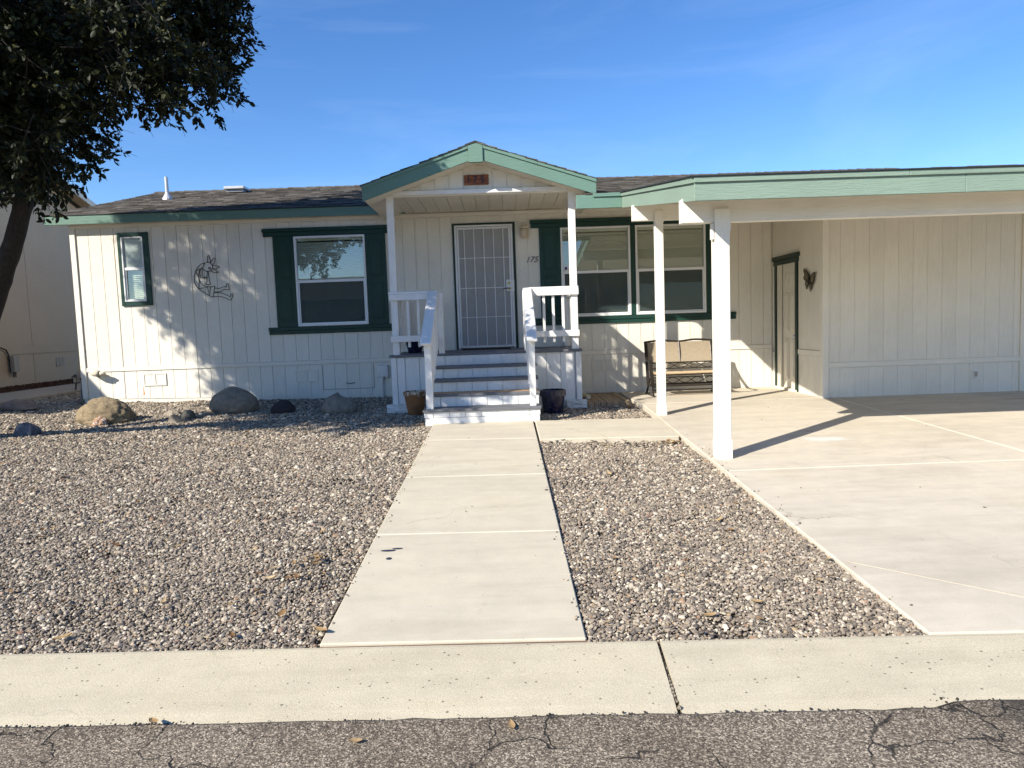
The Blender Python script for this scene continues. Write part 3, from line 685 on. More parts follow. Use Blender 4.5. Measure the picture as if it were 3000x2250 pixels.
sR = math.hypot(RG[0] - ER[0], RG[1] - ER[1])
shingles('roof_shingles', roof, (-.3, ER[0], ER[1] + .004), (1, 0, 0), (0, RG[0] - ER[0], RG[1] - ER[1]), 8.7, sR, clip=lambda u, v: u > 1.55 or v > 2.2)
mb = MB(); x = -7.26
while x < 8.4:                              # ridge caps, each lapping the next
    w = .30; dz = random.uniform(0, .008)
    mb.hexa([(x, RG[0] - .13, RG[1] - .018 + dz), (x + w, RG[0] - .13, RG[1] - .034 + dz), (x + w, RG[0], RG[1] + .010 + dz), (x, RG[0], RG[1] + .026 + dz),
             (x, RG[0] - .128, RG[1] - .010 + dz), (x + w, RG[0] - .128, RG[1] - .028 + dz), (x + w, RG[0], RG[1] + .018 + dz), (x, RG[0], RG[1] + .034 + dz)])
    mb.hexa([(x, RG[0] + .001, RG[1] + .026 + dz), (x + w, RG[0] + .001, RG[1] + .010 + dz), (x + w, RG[0] + .13, RG[1] - .034 + dz), (x, RG[0] + .13, RG[1] - .018 + dz),
             (x, RG[0] + .001, RG[1] + .034 + dz), (x + w, RG[0] + .001, RG[1] + .018 + dz), (x + w, RG[0] + .128, RG[1] - .028 + dz), (x, RG[0] + .128, RG[1] - .010 + dz)]); x += .2
cap_o = build('ridge_caps', mb, plain('ridge_shingle', (.10, .09, .076), .95, .4, 20), roof); tag(cap_o, kind='stuff')
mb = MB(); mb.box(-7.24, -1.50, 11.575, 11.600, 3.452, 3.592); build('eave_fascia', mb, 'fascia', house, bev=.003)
mb = MB(); mb.box(-7.246, -1.50, 11.562, 11.600, 3.594, 3.606); build('drip_edge', mb, 'roof_edge', house)
mb = MB(); mb.box(-7.20, -1.52, 11.601, W - .018, 3.462, 3.476); build('eave_soffit', mb, 'soffit', house)
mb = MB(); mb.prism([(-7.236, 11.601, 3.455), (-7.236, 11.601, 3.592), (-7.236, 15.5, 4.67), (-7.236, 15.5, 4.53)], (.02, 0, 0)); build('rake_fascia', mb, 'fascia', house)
# plumbing vent and box vent
mb = MB(); mb.tube([(-6.29, 13.85, 4.10), (-6.29, 13.85, 4.645)], .032, 12); vp = build('vent_pipe', mb, 'metalpipe', house, smooth=False)
mb = MB(); mb.lathe([(.10, -.02), (.09, .02), (.045, .10), (.036, .13)], (-6.29, 13.85, 4.225), 14); build('vent_flashing', mb, 'metalpipe', vp)
mb = MB(); mb.box(-5.50, -5.17, 14.75, 15.05, 4.50, 4.555).box(-5.54, -5.13, 14.70, 15.10, 4.556, 4.615); build('roof_vent', mb, 'metalpipe', house, bev=.01)

# porch gable
YG = 9.85; PK = (-.285, 4.085); GL = (-1.845, 3.560); GR = (1.345, 3.552)
def gable_pt(x, dz=0):
    return (GL[1] + (x - GL[0]) * (PK[1] - GL[1]) / (PK[0] - GL[0]) if x < PK[0] else PK[1] + (x - PK[0]) * (GR[1] - PK[1]) / (GR[0] - PK[0])) + dz
mb = MB(); YE = 13.6
mb.prism([(GL[0] + .01, YG + .026, gable_pt(GL[0] + .01)), (PK[0], YG + .026, PK[1]), (GR[0] - .01, YG + .026, gable_pt(GR[0] - .01)), (GR[0] - .01, YG + .026, gable_pt(GR[0]) - .185), (PK[0], YG + .026, PK[1] - .20), (GL[0] + .01, YG + .026, gable_pt(GL[0]) - .185)], (0, YE - YG, 0))
proof = build('porch_roof', mb, 'soffit', house)
for s, e in ((-1, GL), (1, GR)):
    L = math.hypot(PK[0] - e[0], PK[1] - e[1])
    if s < 0: shingles('porch_shingles', proof, (GL[0], YE, GL[1] + .004), (0, -1, 0), (PK[0] - GL[0], 0, PK[1] - GL[1]), YE - YG + .02, L)
    else: shingles('porch_shingles', proof, (GR[0], YG - .02, GR[1] + .004), (0, 1, 0), (PK[0] - GR[0], 0, PK[1] - GR[1]), YE - YG + .02, L)
mb = MB(); y = YG - .025
while y < YE:
    for s in (-1, 1):
        mb.hexa([(PK[0], y, PK[1] + .012), (PK[0] + s * .14, y, PK[1] - .034), (PK[0] + s * .14, y + .3, PK[1] - .040), (PK[0], y + .3, PK[1] + .008),
                 (PK[0], y, PK[1] + .026), (PK[0] + s * .14, y, PK[1] - .020), (PK[0] + s * .14, y + .3, PK[1] - .030), (PK[0], y + .3, PK[1] + .018)])
    y += .2
tag(build('ridge_caps', mb, 'shingle', proof), kind='stuff')
def rake(x0, x1, top, bot, ya, yb, name='gable_fascia', end=None):
    mb = MB(); P = [(x0, ya, gable_pt(x0) - bot), (x1, ya, gable_pt(x1) - bot), (x1, ya, gable_pt(x1) - top), (x0, ya, gable_pt(x0) - top)]
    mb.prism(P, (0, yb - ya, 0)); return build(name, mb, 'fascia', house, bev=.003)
rake(GL[0], -.385, 0.0, .205, YG, YG + .024); rake(-.185, GR[0], 0.0, .205, YG, YG + .024)
rake(GL[0] - .004, -.386, -.002, .042, YG - .018, YG - .001, 'fascia_strip'); rake(-.184, .55, -.002, .042, YG - .018, YG - .001, 'fascia_strip'); rake(.553, GR[0] + .004, -.002, .042, YG - .018, YG - .001, 'fascia_strip')
mb = MB(); mb.prism([(-.384, YG - .022, 3.825), (-.186, YG - .022, 3.825), (-.186, YG - .022, gable_pt(-.186) + .002), (PK[0], YG - .022, PK[1] + .002), (-.384, YG - .022, gable_pt(-.384) + .002)], (0, .046, 0)); build('peak_block', mb, 'fascia', house, bev=.003)
YB = 10.20
mb = MB(); mb.prism([(-1.50, YB + .012, 3.46), (1.02, YB + .012, 3.46), (1.02, YB + .012, gable_pt(1.02) - .16), (PK[0], YB + .012, PK[1] - .17), (-1.50, YB + .012, gable_pt(-1.5) - .16)], (0, .06, 0))
gw = build('gable_wall', mb, 'siding', house)
planks('siding_plank', gw, -1.40, .95, 3.535, lambda x: gable_pt(x) - .19, front=YB, phase=-.48, pitch=.2032)
mb = MB(); mb.box(-1.49, 1.0, YB - .04, YB + .075, 3.474, 3.533); build('porch_beam', mb, 'porch_h', house, bev=.004)
mb = MB(); mb.box(-1.56, 1.08, YB + .076, W - .002, 3.492, 3.50); pc = build('porch_ceiling', mb, 'soffit', house)
x = -1.56
while x < 1.07:
    mb = MB(); mb.box(x + .004, min(1.08, x + .2032) - .004, YB + .078, W - .003, 3.478, 3.4925); build('ceiling_board', mb, 'soffit', pc); x += .2032
# right-hand eave tying the gable to the carport
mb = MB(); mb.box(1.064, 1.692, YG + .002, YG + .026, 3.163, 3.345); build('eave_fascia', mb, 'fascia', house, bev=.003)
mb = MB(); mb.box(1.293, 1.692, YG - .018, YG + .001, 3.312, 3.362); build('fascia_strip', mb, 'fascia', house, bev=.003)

# ------------------------------------------------------------------ carport
cport = thing('carport', (2.05, 6.65, .28), 'white-posted carport with pale green fascia over the driveway', 'carport')
mb = MB(); slab_y(mb, 1.715, 8.4, EC[0] + .026, EC[1], ER[0] + .05, ER[1] + .006, .13); croof = build('roof', mb, 'soffit', cport)
sC = math.hypot(ER[0] - EC[0], ER[1] - EC[1])
shingles('roof_shingles', croof, (1.68, EC[0], EC[1] + .004), (1, 0, 0), (0, ER[0] - EC[0], ER[1] - EC[1]), 6.7, sC)
for a, b in ((1.692, 4.05), (4.053, 8.4)):
    mb = MB(); mb.box(a, b, EC[0], EC[0] + .024, 2.618, 2.80); build('fascia', mb, 'fascia_faded_lit', cport, bev=.003)
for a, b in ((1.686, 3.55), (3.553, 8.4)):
    mb = MB(); mb.box(a, b, EC[0] - .018, EC[0] - .001, 2.772, 2.818); build('fascia_strip', mb, 'fascia_faded_lit', cport, bev=.003)
mb = MB(); mb.box(1.66, 8.4, EC[0] - .03, EC[0] + .02, 2.820, 2.830); build('drip_edge', mb, 'roof_edge', cport)
mb = MB(); mb.prism([(1.692, EC[0] + .025, 2.622), (1.692, YG + .02, 3.163), (1.692, YG + .02, 3.345), (1.692, EC[0] + .025, 2.80)], (.022, 0, 0)); build('rake_fascia', mb, 'fascia_faded_lit', cport)
mb = MB(); mb.prism([(1.674, EC[0] + .0, 2.772), (1.674, YG - .02, 3.312), (1.674, YG - .02, 3.360), (1.674, EC[0] + .0, 2.818)], (.0175, 0, 0)); build('fascia_strip', mb, 'fascia_faded_lit', cport)
mb = MB(); mb.prism([(1.66, EC[0] - .02, 2.8195), (1.66, YG - .02, 3.3615), (1.66, YG - .02, 3.374), (1.66, EC[0] - .02, 2.832)], (.05, 0, 0)); build('drip_edge', mb, 'roof_edge', cport)
mb = MB(); mb.box(1.675, 8.4, 6.60, 6.69, 2.482, 2.70); build('beam', mb, 'trim_h', cport, bev=.005)
mb = MB(); mb.box(1.668, 8.4, 9.0, 9.06, 2.852, 3.05); build('beam', mb, 'trim_h', cport, bev=.005)
def post(x0, x1, y0, y1, z0, z1, bz):
    mb = MB(); mb.box(x0, x1, y0, y1, z0, z1); p = build('post', mb, 'trim_v', cport, bev=.005)
    q = MB(); e = .006
    q.box(x0 - e, x1 + e, y0 - e, y0 - .001, z0, bz).box(x0 - e, x0 - .001, y0, y1, z0, bz).box(x1 + .001, x1 + e, y0, y1, z0, bz); build('base_wrap', q, 'trim_v', p, bev=.002)
    return p
p = post(1.982, 2.116, 6.585, 6.72, sz(6.6) - .01, 2.60, .46)
q = MB(); q.box(1.975, 2.122, 6.576, 6.5845, 2.40, 2.60); build('splice_plate', q, 'trim_v', p)
q = MB(); q.box(1.955, 1.976, 6.60, 6.66, 2.33, 2.475); build('bracket', q, 'trim_v', p)
p = post(1.952, 2.054, 8.985, 9.085, sz(9.0) - .01, 2.98, .52)
q = MB(); q.box(1.945, 2.06, 8.977, 8.9845, 2.83, 2.96); build('splice_plate', q, 'trim_v', p)

# ------------------------------------------------------------------ porch: deck, steps, railings, posts
porch = thing('porch', (-.25, 10.2, .40), 'white wooden front porch with grey steps and slatted railings', 'porch')
DZ = 1.237; DX0, DX1 = -1.640, 1.134; YD = 10.19
n = 11; bw = (W - .02 - YD) / n
for k in range(n):
    mb = MB(); mb.box(DX0, DX1, YD + k * bw, YD + (k + 1) * bw - .006, DZ - .034, DZ + random.uniform(-.001, .001)); build('deck_board', mb, 'deck', porch, bev=.003)
mb = MB(); mb.box(DX0 + .03, DX1 - .03, YD + .055, YD + .10, .40, DZ - .036).box(DX0 + .03, DX0 + .07, YD + .101, W - .03, .40, DZ - .036).box(DX1 - .07, DX1 - .03, YD + .101, W - .03, .40, DZ - .036)
sk = build('skirting', mb, 'porch_v', porch)
planks('skirting_plank', sk, DX0 + .10, DX1 - .10, .41, DZ - .038, front=YD + .032, phase=-1.42, pitch=.2032, mat='porch_v', t=.03)
for x0, x1 in ((DX0 + .018, DX0 + .098), (DX1 - .098, DX1 - .018)):
    mb = MB(); mb.box(x0, x1, YD + .018, YD + .054, .42, DZ - .037); build('corner_board', mb, 'porch_v', sk, bev=.004)
for (x0, x1, z0, z1) in ((-1.70, -1.06, .37, .535), (.880, 1.176, .33, .510)):
    mb = MB(); mb.box(x0, x1, YD - .06, YD + .017, z0, z1); build('footing_board', mb, 'block', porch, bev=.006)
steps = [(8.93, .575, -1.038, .444), (9.24, .740, -.968, .446), (9.55, .903, -.968, .446), (9.87, 1.067, -.968, .446)]
for i, (y, z, x0, x1) in enumerate(steps):
    ny = steps[i + 1][0] if i < 3 else YD
    mb = MB(); mb.box(x0 - .012, x1 + .012, y, ny + .03, z - .034, z); build('tread', mb, 'deck', porch, bev=.004)
    if i == 1:
        q = MB(); q.box(x0, x1, y + .05, ny + .028, z + .0005, z + .004); build('worn_tread_top', q, 'bare', porch)
    zb = (steps[i - 1][1] + .002) if i else .47
    q = MB(); q.box(x0, x1, y + .040, y + .055, zb, z - .036); rs = build('riser', q, 'porch_v', porch)
    planks('riser_plank', rs, x0 + .004, x1 - .004, zb, z - .036, front=y + .026, phase=x0 + .12, pitch=.204, mat='porch_v', gap=.007, t=.013)
q = MB(); q.box(DX0 + .7, .446, YD + .012, YD + .03, 1.07, DZ - .036); rs = build('riser', q, 'porch_v', porch)
planks('riser_plank', rs, -.965, .444, 1.07, DZ - .036, front=YD + .0, phase=-.84, pitch=.204, mat='porch_v', gap=.007, t=.011)
mb = MB(); mb.box(-1.022, .432, 8.955, 8.99, .365, .465).box(-1.022, -.985, 8.991, 9.6, .345, .465).box(.40, .432, 8.991, 9.6, .345, .465); build('base_board', mb, 'porch_h', porch, bev=.004)
for x in (-.962, .428):                     # side stringers
    mb = MB()
    for (y, z, a, b), ny in zip(steps, (9.24, 9.55, 9.87, YD)): mb.box(x - .012, x + .012, y + .06, ny + .055, .38, z - .037)
    build('stringer', mb, 'porch_y', porch)
PX = {'L': (-1.585, -1.487), 'R': (.988, 1.088)}
for k, (x0, x1) in PX.items():
    mb = MB(); mb.box(x0, x1, 10.215, 10.31, DZ, 3.62); build('porch_post', mb, 'porch_v', porch, bev=.006)
q = MB(); q.box(1.0885, 1.110, 10.22, 10.30, 3.22, 3.60); build('post_shim', q, 'porch_v', porch)
def front_rail(x0, x1, bx, inner):
    r = MB(); r.box(x0 - .02, x1, 10.19, 10.33, 2.102, 2.138); rail = build('railing', r, 'porch_h', porch, bev=.006)
    q = MB(); q.box(x0 - .01, x1, 10.176, 10.2140, 2.014, 2.1015); build('rail_board', q, 'porch_h', rail, bev=.004)
    q = MB(); q.box(x0 - .012, x1, 10.176, 10.2140, 1.424, 1.511); build('rail_board', q, 'porch_h', rail, bev=.004)
    for b in bx:
        q = MB(); q.box(b - .019, b + .019, 10.2145, 10.2525, 1.345, 2.08); build('baluster', q, 'porch_v', rail, bev=.003)
    q = MB(); q.box(inner[0], inner[1], 10.2145, 10.30, DZ, 2.10); build('newel_post', q, 'porch_v', rail, bev=.004)
front_rail(-1.595, -.99, (-1.345, -1.20, -1.055), (-.925, -.845))
front_rail(.415, 1.10, (.60, .735, .875), (.30, .372))
for s, x in ((-1, -1.536), (1, 1.038)):      # side railings back to the wall
    r = MB(); r.box(x - .06, x + .06, 10.335, W - .05, 2.103, 2.137); rail = build('railing', r, 'porch_y', porch, bev=.006)
    for z0, z1 in ((2.015, 2.10), (1.425, 1.51)):
        q = MB(); q.box(x - .018, x + .018, 10.312, W - .05, z0, z1); build('rail_board', q, 'porch_y', rail, bev=.004)
    for k in range(8):
        y = 10.46 + k * .142; q = MB(); q.box(x + .0185, x + .0565, y - .019, y + .019, 1.345, 2.08); build('baluster', q, 'porch_v', rail, bev=.003)
    q = MB(); q.box(x - .045, x + .045, W - .13, W - .051, DZ, 2.101); build('wall_post', q, 'porch_v', rail, bev=.004)
for x0, x1, nx0, nx1, s in ((-1.045, -.90, -1.005, -.915, -1), (.298, .432, .318, .396, 1)):   # stair rails
    xm = (x0 + x1) / 2
    r = MB(); r.bar((xm, 10.20, 2.122), (xm, 8.90, 1.402), x1 - x0, .040); rail = build('stair_railing', r, 'porch_y', porch, bev=.012)
    xi = xm
    q = MB(); q.bar((xi, 10.22, 2.058), (xi, 9.07, 1.421), .036, .085); build('rail_board', q, 'porch_y', rail, bev=.004)
    q = MB(); q.bar((xi, 10.22, 1.46), (xi, 9.07, .823), .036, .085); build('rail_board', q, 'porch_y', rail, bev=.004)
    for k in range(7):
        y = 9.20 + k * .145; zt = 1.385 + (y - 8.95) * .5538
        q = MB(); q.box(xi + .0185 if s < 0 else xi - .0565, xi + .0565 if s < 0 else xi - .0185, y - .019, y + .019, zt - .68, zt + .03); build('baluster', q, 'porch_v', rail, bev=.003)
    q = MB(); q.hexa([(nx0, 8.985, .5755), (nx1, 8.985, .5755), (nx1, 9.07, .5755), (nx0, 9.07, .5755), (nx0, 8.985, 1.405), (nx1, 8.985, 1.405), (nx1, 9.07, 1.452), (nx0, 9.07, 1.452)]); build('newel_post', q, 'porch_v', rail, bev=.004)
mb = MB(); mb.box(-.66, .12, 11.38, 11.69, DZ + .001, DZ + .013); tag(build('doormat', mb, 'black', bev=.004), 'thin black doormat in front of the barred door', 'doormat')

# ------------------------------------------------------------------ small things on and by the house
sg = thing('house_sign', (-.307, YB - .03, 3.588), 'brown wooden board with zigzag ends reading 175, hung in the gable', 'sign')
P = [(-.470, 3.592)] + [(-.130 + (.014 if k % 2 else -.004), 3.592 + .140 * k / 10) for k in range(11)] + [(-.478 + (.0 if k % 2 else .016), 3.730 - .138 * k / 10) for k in range(11)]
mb = MB(); mb.prism([(x, YB - .022, z) for x, z in P], (0, .014, 0)); bd = build('board', mb, 'sign', sg)
for i, ch in enumerate('175'):
    me = text_mesh(ch, .135, .004); me.materials.append(M['gun_metal']); o = link('numeral', me, sg); o.rotation_euler = (R(90), R(-2), 0); o.location = (-.10 + i * .098, .004, .073)
for x in (-.40, -.20):
    q = MB(); q.tube([(x, YB - .016, 3.725), (x, YB - .018, 3.745), (x + .004, YB - .004, 3.75)], .003, 5); build('hook', q, 'dark_metal', sg)

lt = thing('wall_lamp', (.404, W, 3.0), 'small tan jar lantern on the wall right of the front door', 'lamp')
c = (.404, W - .075, 3.02)
q = MB(); q.lathe([(.050, 0), (.062, .02), (.066, .10), (.058, .145)], c, 18); build('glass_jar', q, 'frost', lt, smooth=True)
q = MB(); q.lathe([(.088, .146), (.090, .165), (.07, .185), (.045, .20), (.04, .225), (.012, .24)], c, 18); build('cap', q, 'lampbody', lt, smooth=False)
q = MB(); q.box(.36, .448, W - .03, W - .001, 3.10, 3.26).box(.39, .418, W - .08, W - .031, 3.205, 3.235); build('back_plate', q, 'lampbody', lt, bev=.004)
q = MB()
for k in range(4):
    a = k * math.pi / 2 + .6; q.tube([(c[0] + .066 * math.cos(a), c[1] + .066 * math.sin(a), c[2] + .14), (c[0] + .072 * math.cos(a), c[1] + .072 * math.sin(a), c[2] + .07), (c[0] + .052 * math.cos(a), c[1] + .052 * math.sin(a), c[2] - .004)], .004, 4)
build('guard_wire', q, 'lampbody', lt)

eb = thing('utility_box', (-1.995, W, .45), 'grey-white electrical box with conduit on the skirting left of the porch', 'utility box')
q = MB(); q.box(-2.079, -1.911, W - .085, W - .001, .835, 1.03); build('box', q, 'greybox', eb, bev=.006)
q = MB(); q.box(-2.06, -1.93, W - .089, W - .0855, .855, 1.01); build('cover', q, 'greybox', eb, bev=.002)
q = MB(); q.tube([(-2.02, W - .04, .44), (-2.02, W - .04, .834)], .018, 10).box(-2.05, -1.99, W - .07, W - .01, .81, .8345); build('conduit', q, 'greybox', eb)
q = MB(); q.box(-1.955, -1.925, W - .06, W - .02, .81, .8345); build('conduit_hub', q, 'greybox', eb)

fc = thing('faucet_cover', (-6.65, W, 1.0), 'tan canvas sock tied over an outdoor faucet on the left skirting', 'faucet cover')
q = MB(); q.tube([(-6.77, W - .02, 1.075), (-6.74, W - .07, 1.085), (-6.68, W - .10, 1.075), (-6.62, W - .11, 1.06), (-6.585, W - .11, 1.05)], [.02, .042, .06, .055, .035], 12); build('sock', q, 'tancloth', fc, smooth=True)
q = MB(); q.tube([(-6.587, W - .11, 1.05), (-6.54, W - .115, 1.062), (-6.49, W - .115, 1.05)], [.038, .03, .012], 10); build('gathered_end', q, 'tancloth', fc, smooth=True)
q = MB(); q.tube([(-6.588 + .0, W - .11 + .045 * math.sin(a), 1.05 + .045 * math.cos(a)) for a in [k * math.pi / 6 for k in range(13)]], .005, 5); build('tie_cord', q, 'black', fc)

fl = thing('marker_flag', (-5.735, 11.30, gz(-5.735, 11.3)), 'small orange marker flag on a wire in the gravel by the left vent', 'flag')
q = MB(); q.tube([(-5.735, 11.30, gz(-5.7, 11.3) - .05), (-5.732, 11.30, .6), (-5.728, 11.30, .84)], .0022, 5); build('wire', q, 'metalpipe', fl)
q = MB(); q.prism([(-5.732, 11.298, .85), (-5.690, 11.25, .72), (-5.752, 11.24, .70), (-5.734, 11.298, .72)], (.001, .002, 0)); build('pennant', q, 'orange', fl)

hs = thing('hose_coil', (-7.06, 12.0, .55), 'grey garden hose hanging at the left corner of the house', 'hose')
q = MB(); q.tube([(-7.02, 11.92, 1.34), (-7.06, 11.92, 1.25), (-7.10, 11.9, 1.1), (-7.10, 11.9, .96), (-7.05, 11.92, .88), (-7.0, 11.93, .95)], .022, 10).tube([(-7.01, 11.97, 1.34), (-7.08, 11.98, 1.12), (-7.07, 11.98, .92), (-7.0, 11.98, .9)], .02, 10); build('hose_loop', q, 'hose', hs, smooth=True)
q = MB(); q.tube([(-7.06, 11.93, .89), (-7.09, 11.92, .75), (-7.08, 11.92, .60), (-7.10, 11.9, gz(-7.1, 11.9) + .005)], .018, 8); build('hose_tail', q, 'hose', hs, smooth=True)
q = MB(); q.box(-7.04, -6.945, 11.86, 12.02, 1.31, 1.40); build('hanger', q, 'dark_metal', hs)

tp = thing('cloth_roll', (1.25, 10.8, .45), 'rolled tan tube lying on the boards at the porch corner', 'roll')
q = MB(); q.tube([(1.235, 11.05, .485), (1.27, 10.72, .482)], .034, 14); build('roll', q, 'tancloth', tp, smooth=False)

def pot(name, label, c, rim, base_r, h, band, m, soil=True):
    t = thing(name, c, label, 'pot')
    k = MB(); k.lathe([(base_r, 0), (base_r + (rim - base_r) * .55 * .86, h * .5), (rim * .90, h - band), (rim, h - band + .004), (rim, h - .006), (rim - .006, h), (rim - .022, h), (rim - .026, h - band), (rim * .85 - .02, h - band - .01)], c, 36); build('shell', k, m, t, smooth=False)
    for f in t.children[0].data.polygons: f.use_smooth = True
    t.children[0].modifiers.new('edge', 'EDGE_SPLIT').split_angle = R(35)
    k = MB(); k.lathe([(rim * .84, h - band - .025), (.01, h - band - .02)], c, 24); build('soil', k, 'soil', t)
    return t
pot('flower_pot', 'weathered terracotta pot standing left of the steps', (-1.262, 9.93, gz(-1.26, 9.93) + .005), .166, .105, .33, .055, 'terracotta')
pot('flower_pot', 'dark blue glazed pot standing right of the steps', (.662, 9.78, gz(.66, 9.78) + .005), .182, .135, .325, .085, 'cobalt')
pot('flower_pot', 'dark blue pot on the porch behind the left railing', (-1.36, 10.95, DZ + .002), .16, .10, .22, .05, 'cobalt')

# wire figure on the wall (seated flute player with crest)
wf = thing('wire_wall_art', (-4.72, W - .02, 2.18), 'black wire wall art of a hunched seated flute player', 'wall art')
def kk(x, y): return (-5.05572 + .000599072 * x - .0000410332 * y, W - .008, 3.077293 - .0000203164 * x - .000596301 * y)
def spl(pts, n=6):
    out = []; P = [Vector(p) for p in pts]
    for i in range(len(P) - 1):
        a, b, c, d = P[max(i - 1, 0)], P[i], P[i + 1], P[min(i + 2, len(P) - 1)]
        for t in range(n):
            t /= n; out.append(.5 * ((2 * b) + (c - a) * t + (2 * a - 5 * b + 4 * c - d) * t * t + (3 * b - a - 3 * c + d) * t ** 3))
    return out + [P[-1]]
curves = {
 'back_wire': [(530, 450), (380, 480), (270, 570), (200, 690), (168, 850), (185, 1010), (285, 1160), (430, 1260), (570, 1345), (650, 1385), (680, 1370)],
 'body_wire': [(330, 620), (290, 740), (285, 860), (330, 980), (430, 1075), (560, 1108), (640, 1105), (722, 1085)],
 'head_wire': [(600, 462), (640, 500), (662, 570), (640, 640), (580, 685), (500, 685), (430, 650), (380, 595), (430, 530), (440, 480), (480, 455), (560, 452), (600, 462)],
 'neck_wire': [(215, 675), (300, 630), (380, 590)], 'eye': [(550, 600), (575, 575), (605, 600), (580, 635), (550, 600)], 'leg_wire': [(730, 1140), (830, 1148), (900, 1130), (960, 1105), (1035, 1115)],
 'leg_under': [(715, 1245), (830, 1243), (910, 1220), (980, 1180), (1105, 1190)], 'leg_wire_low': [(705, 1268), (830, 1265), (940, 1285), (1050, 1330), (1140, 1375)], 'leg_under_low': [(650, 1385), (760, 1370), (900, 1375), (1010, 1410), (1100, 1455), (1165, 1468)],
}
lines = {
 'crest_a': [(520, 445), (530, 265), (550, 255), (570, 275), (605, 410), (600, 460)], 'crest_b': [(605, 460), (690, 330), (725, 325), (730, 350), (700, 480), (655, 515)], 'crest_c': [(660, 530), (820, 545), (850, 565), (835, 585), (715, 622), (665, 610)], 'crest_d': [(665, 615), (790, 685), (820, 700), (815, 730), (700, 720), (615, 675)],
 'arm_outer': [(335, 625), (310, 720), (335, 865), (505, 865)], 'arm_inner': [(378, 600), (380, 835), (510, 855)], 'flute_left': [(518, 690), (505, 970), (475, 1020), (490, 1048), (600, 1048), (612, 1015), (580, 970), (545, 700), (600, 680)],
 'kilt_a': [(210, 700), (285, 860), (300, 960), (290, 1160)], 'kilt_b': [(290, 1160), (520, 1115), (575, 1335), (610, 1110)], 'kilt_c': [(722, 1085), (680, 1370)], 'foot_a': [(1035, 1115), (1030, 1040), (1060, 1022), (1090, 1045), (1110, 1190)], 'foot_b': [(1140, 1375), (1165, 1300), (1195, 1290), (1220, 1320), (1165, 1468)],
}
for nme, c in list(curves.items()) + list(lines.items()):
    pts = [kk(*p) for p in c]; pts = spl(pts, 5) if nme in curves else pts
    q = MB(); q.tube(pts, .0048, 5); build('wire', q, 'dark_metal', wf)

# metal butterfly
bf = thing('butterfly_wall_art', (4.44, 10.27, 1.94), 'dark metal butterfly hung on the wall beside the side door', 'wall art')
def bb(x, y, d=0): return (4.452 - d, 10.735492 - .000760166 * x + .00000052749 * y, 2.434242 - .0000490679 * x - .000324185 * y)
wings = [[(380, 385), (430, 420), (490, 490), (560, 580), (600, 700), (610, 800), (600, 930), (540, 960), (470, 965), (400, 915), (365, 850), (365, 770), (400, 690), (365, 520)],
         [(440, 970), (580, 950), (585, 1060), (560, 1190), (525, 1240), (520, 1320), (480, 1320), (475, 1240), (430, 1130)],
         [(890, 565), (890, 640), (850, 760), (825, 860), (825, 1040), (790, 1085), (710, 1080), (640, 1000), (615, 850), (650, 720), (740, 610), (830, 560)],
         [(620, 960), (700, 1080), (745, 1120), (735, 1270), (690, 1330), (655, 1420), (630, 1415), (640, 1340), (600, 1280), (605, 1100)]]
spot = plain('butterfly_panel', (.17, .145, .09), .5, .6, 60, metal=.4)
for w_ in wings:
    cx = sum(p[0] for p in w_) / len(w_); cy = sum(p[1] for p in w_) / len(w_); dd = lambda x: abs(x - 610) / 300 * .010 + .004
    q = MB(); q.prism([bb(x, y, dd(x)) for x, y in w_], (-.003, 0, 0)); wo = build('wing', q, 'dark_metal', bf)
    q = MB(); q.prism([bb(cx + (x - cx) * .68, cy + (y - cy) * .72, dd(cx + (x - cx) * .68) + .004) for x, y in w_], (-.002, 0, 0)); build('wing_panel', q, spot, wo)
q = MB(); q.tube([bb(600, 640, .012), bb(605, 800, .014), bb(595, 980, .012), bb(595, 1100, .008)], [.004, .011, .010, .004], 8).tube([bb(602, 660, .014), bb(500, 400, .02)], .0018, 4).tube([bb(604, 660, .014), bb(700, 540, .02)], .0018, 4); build('body', q, 'dark_metal', bf)

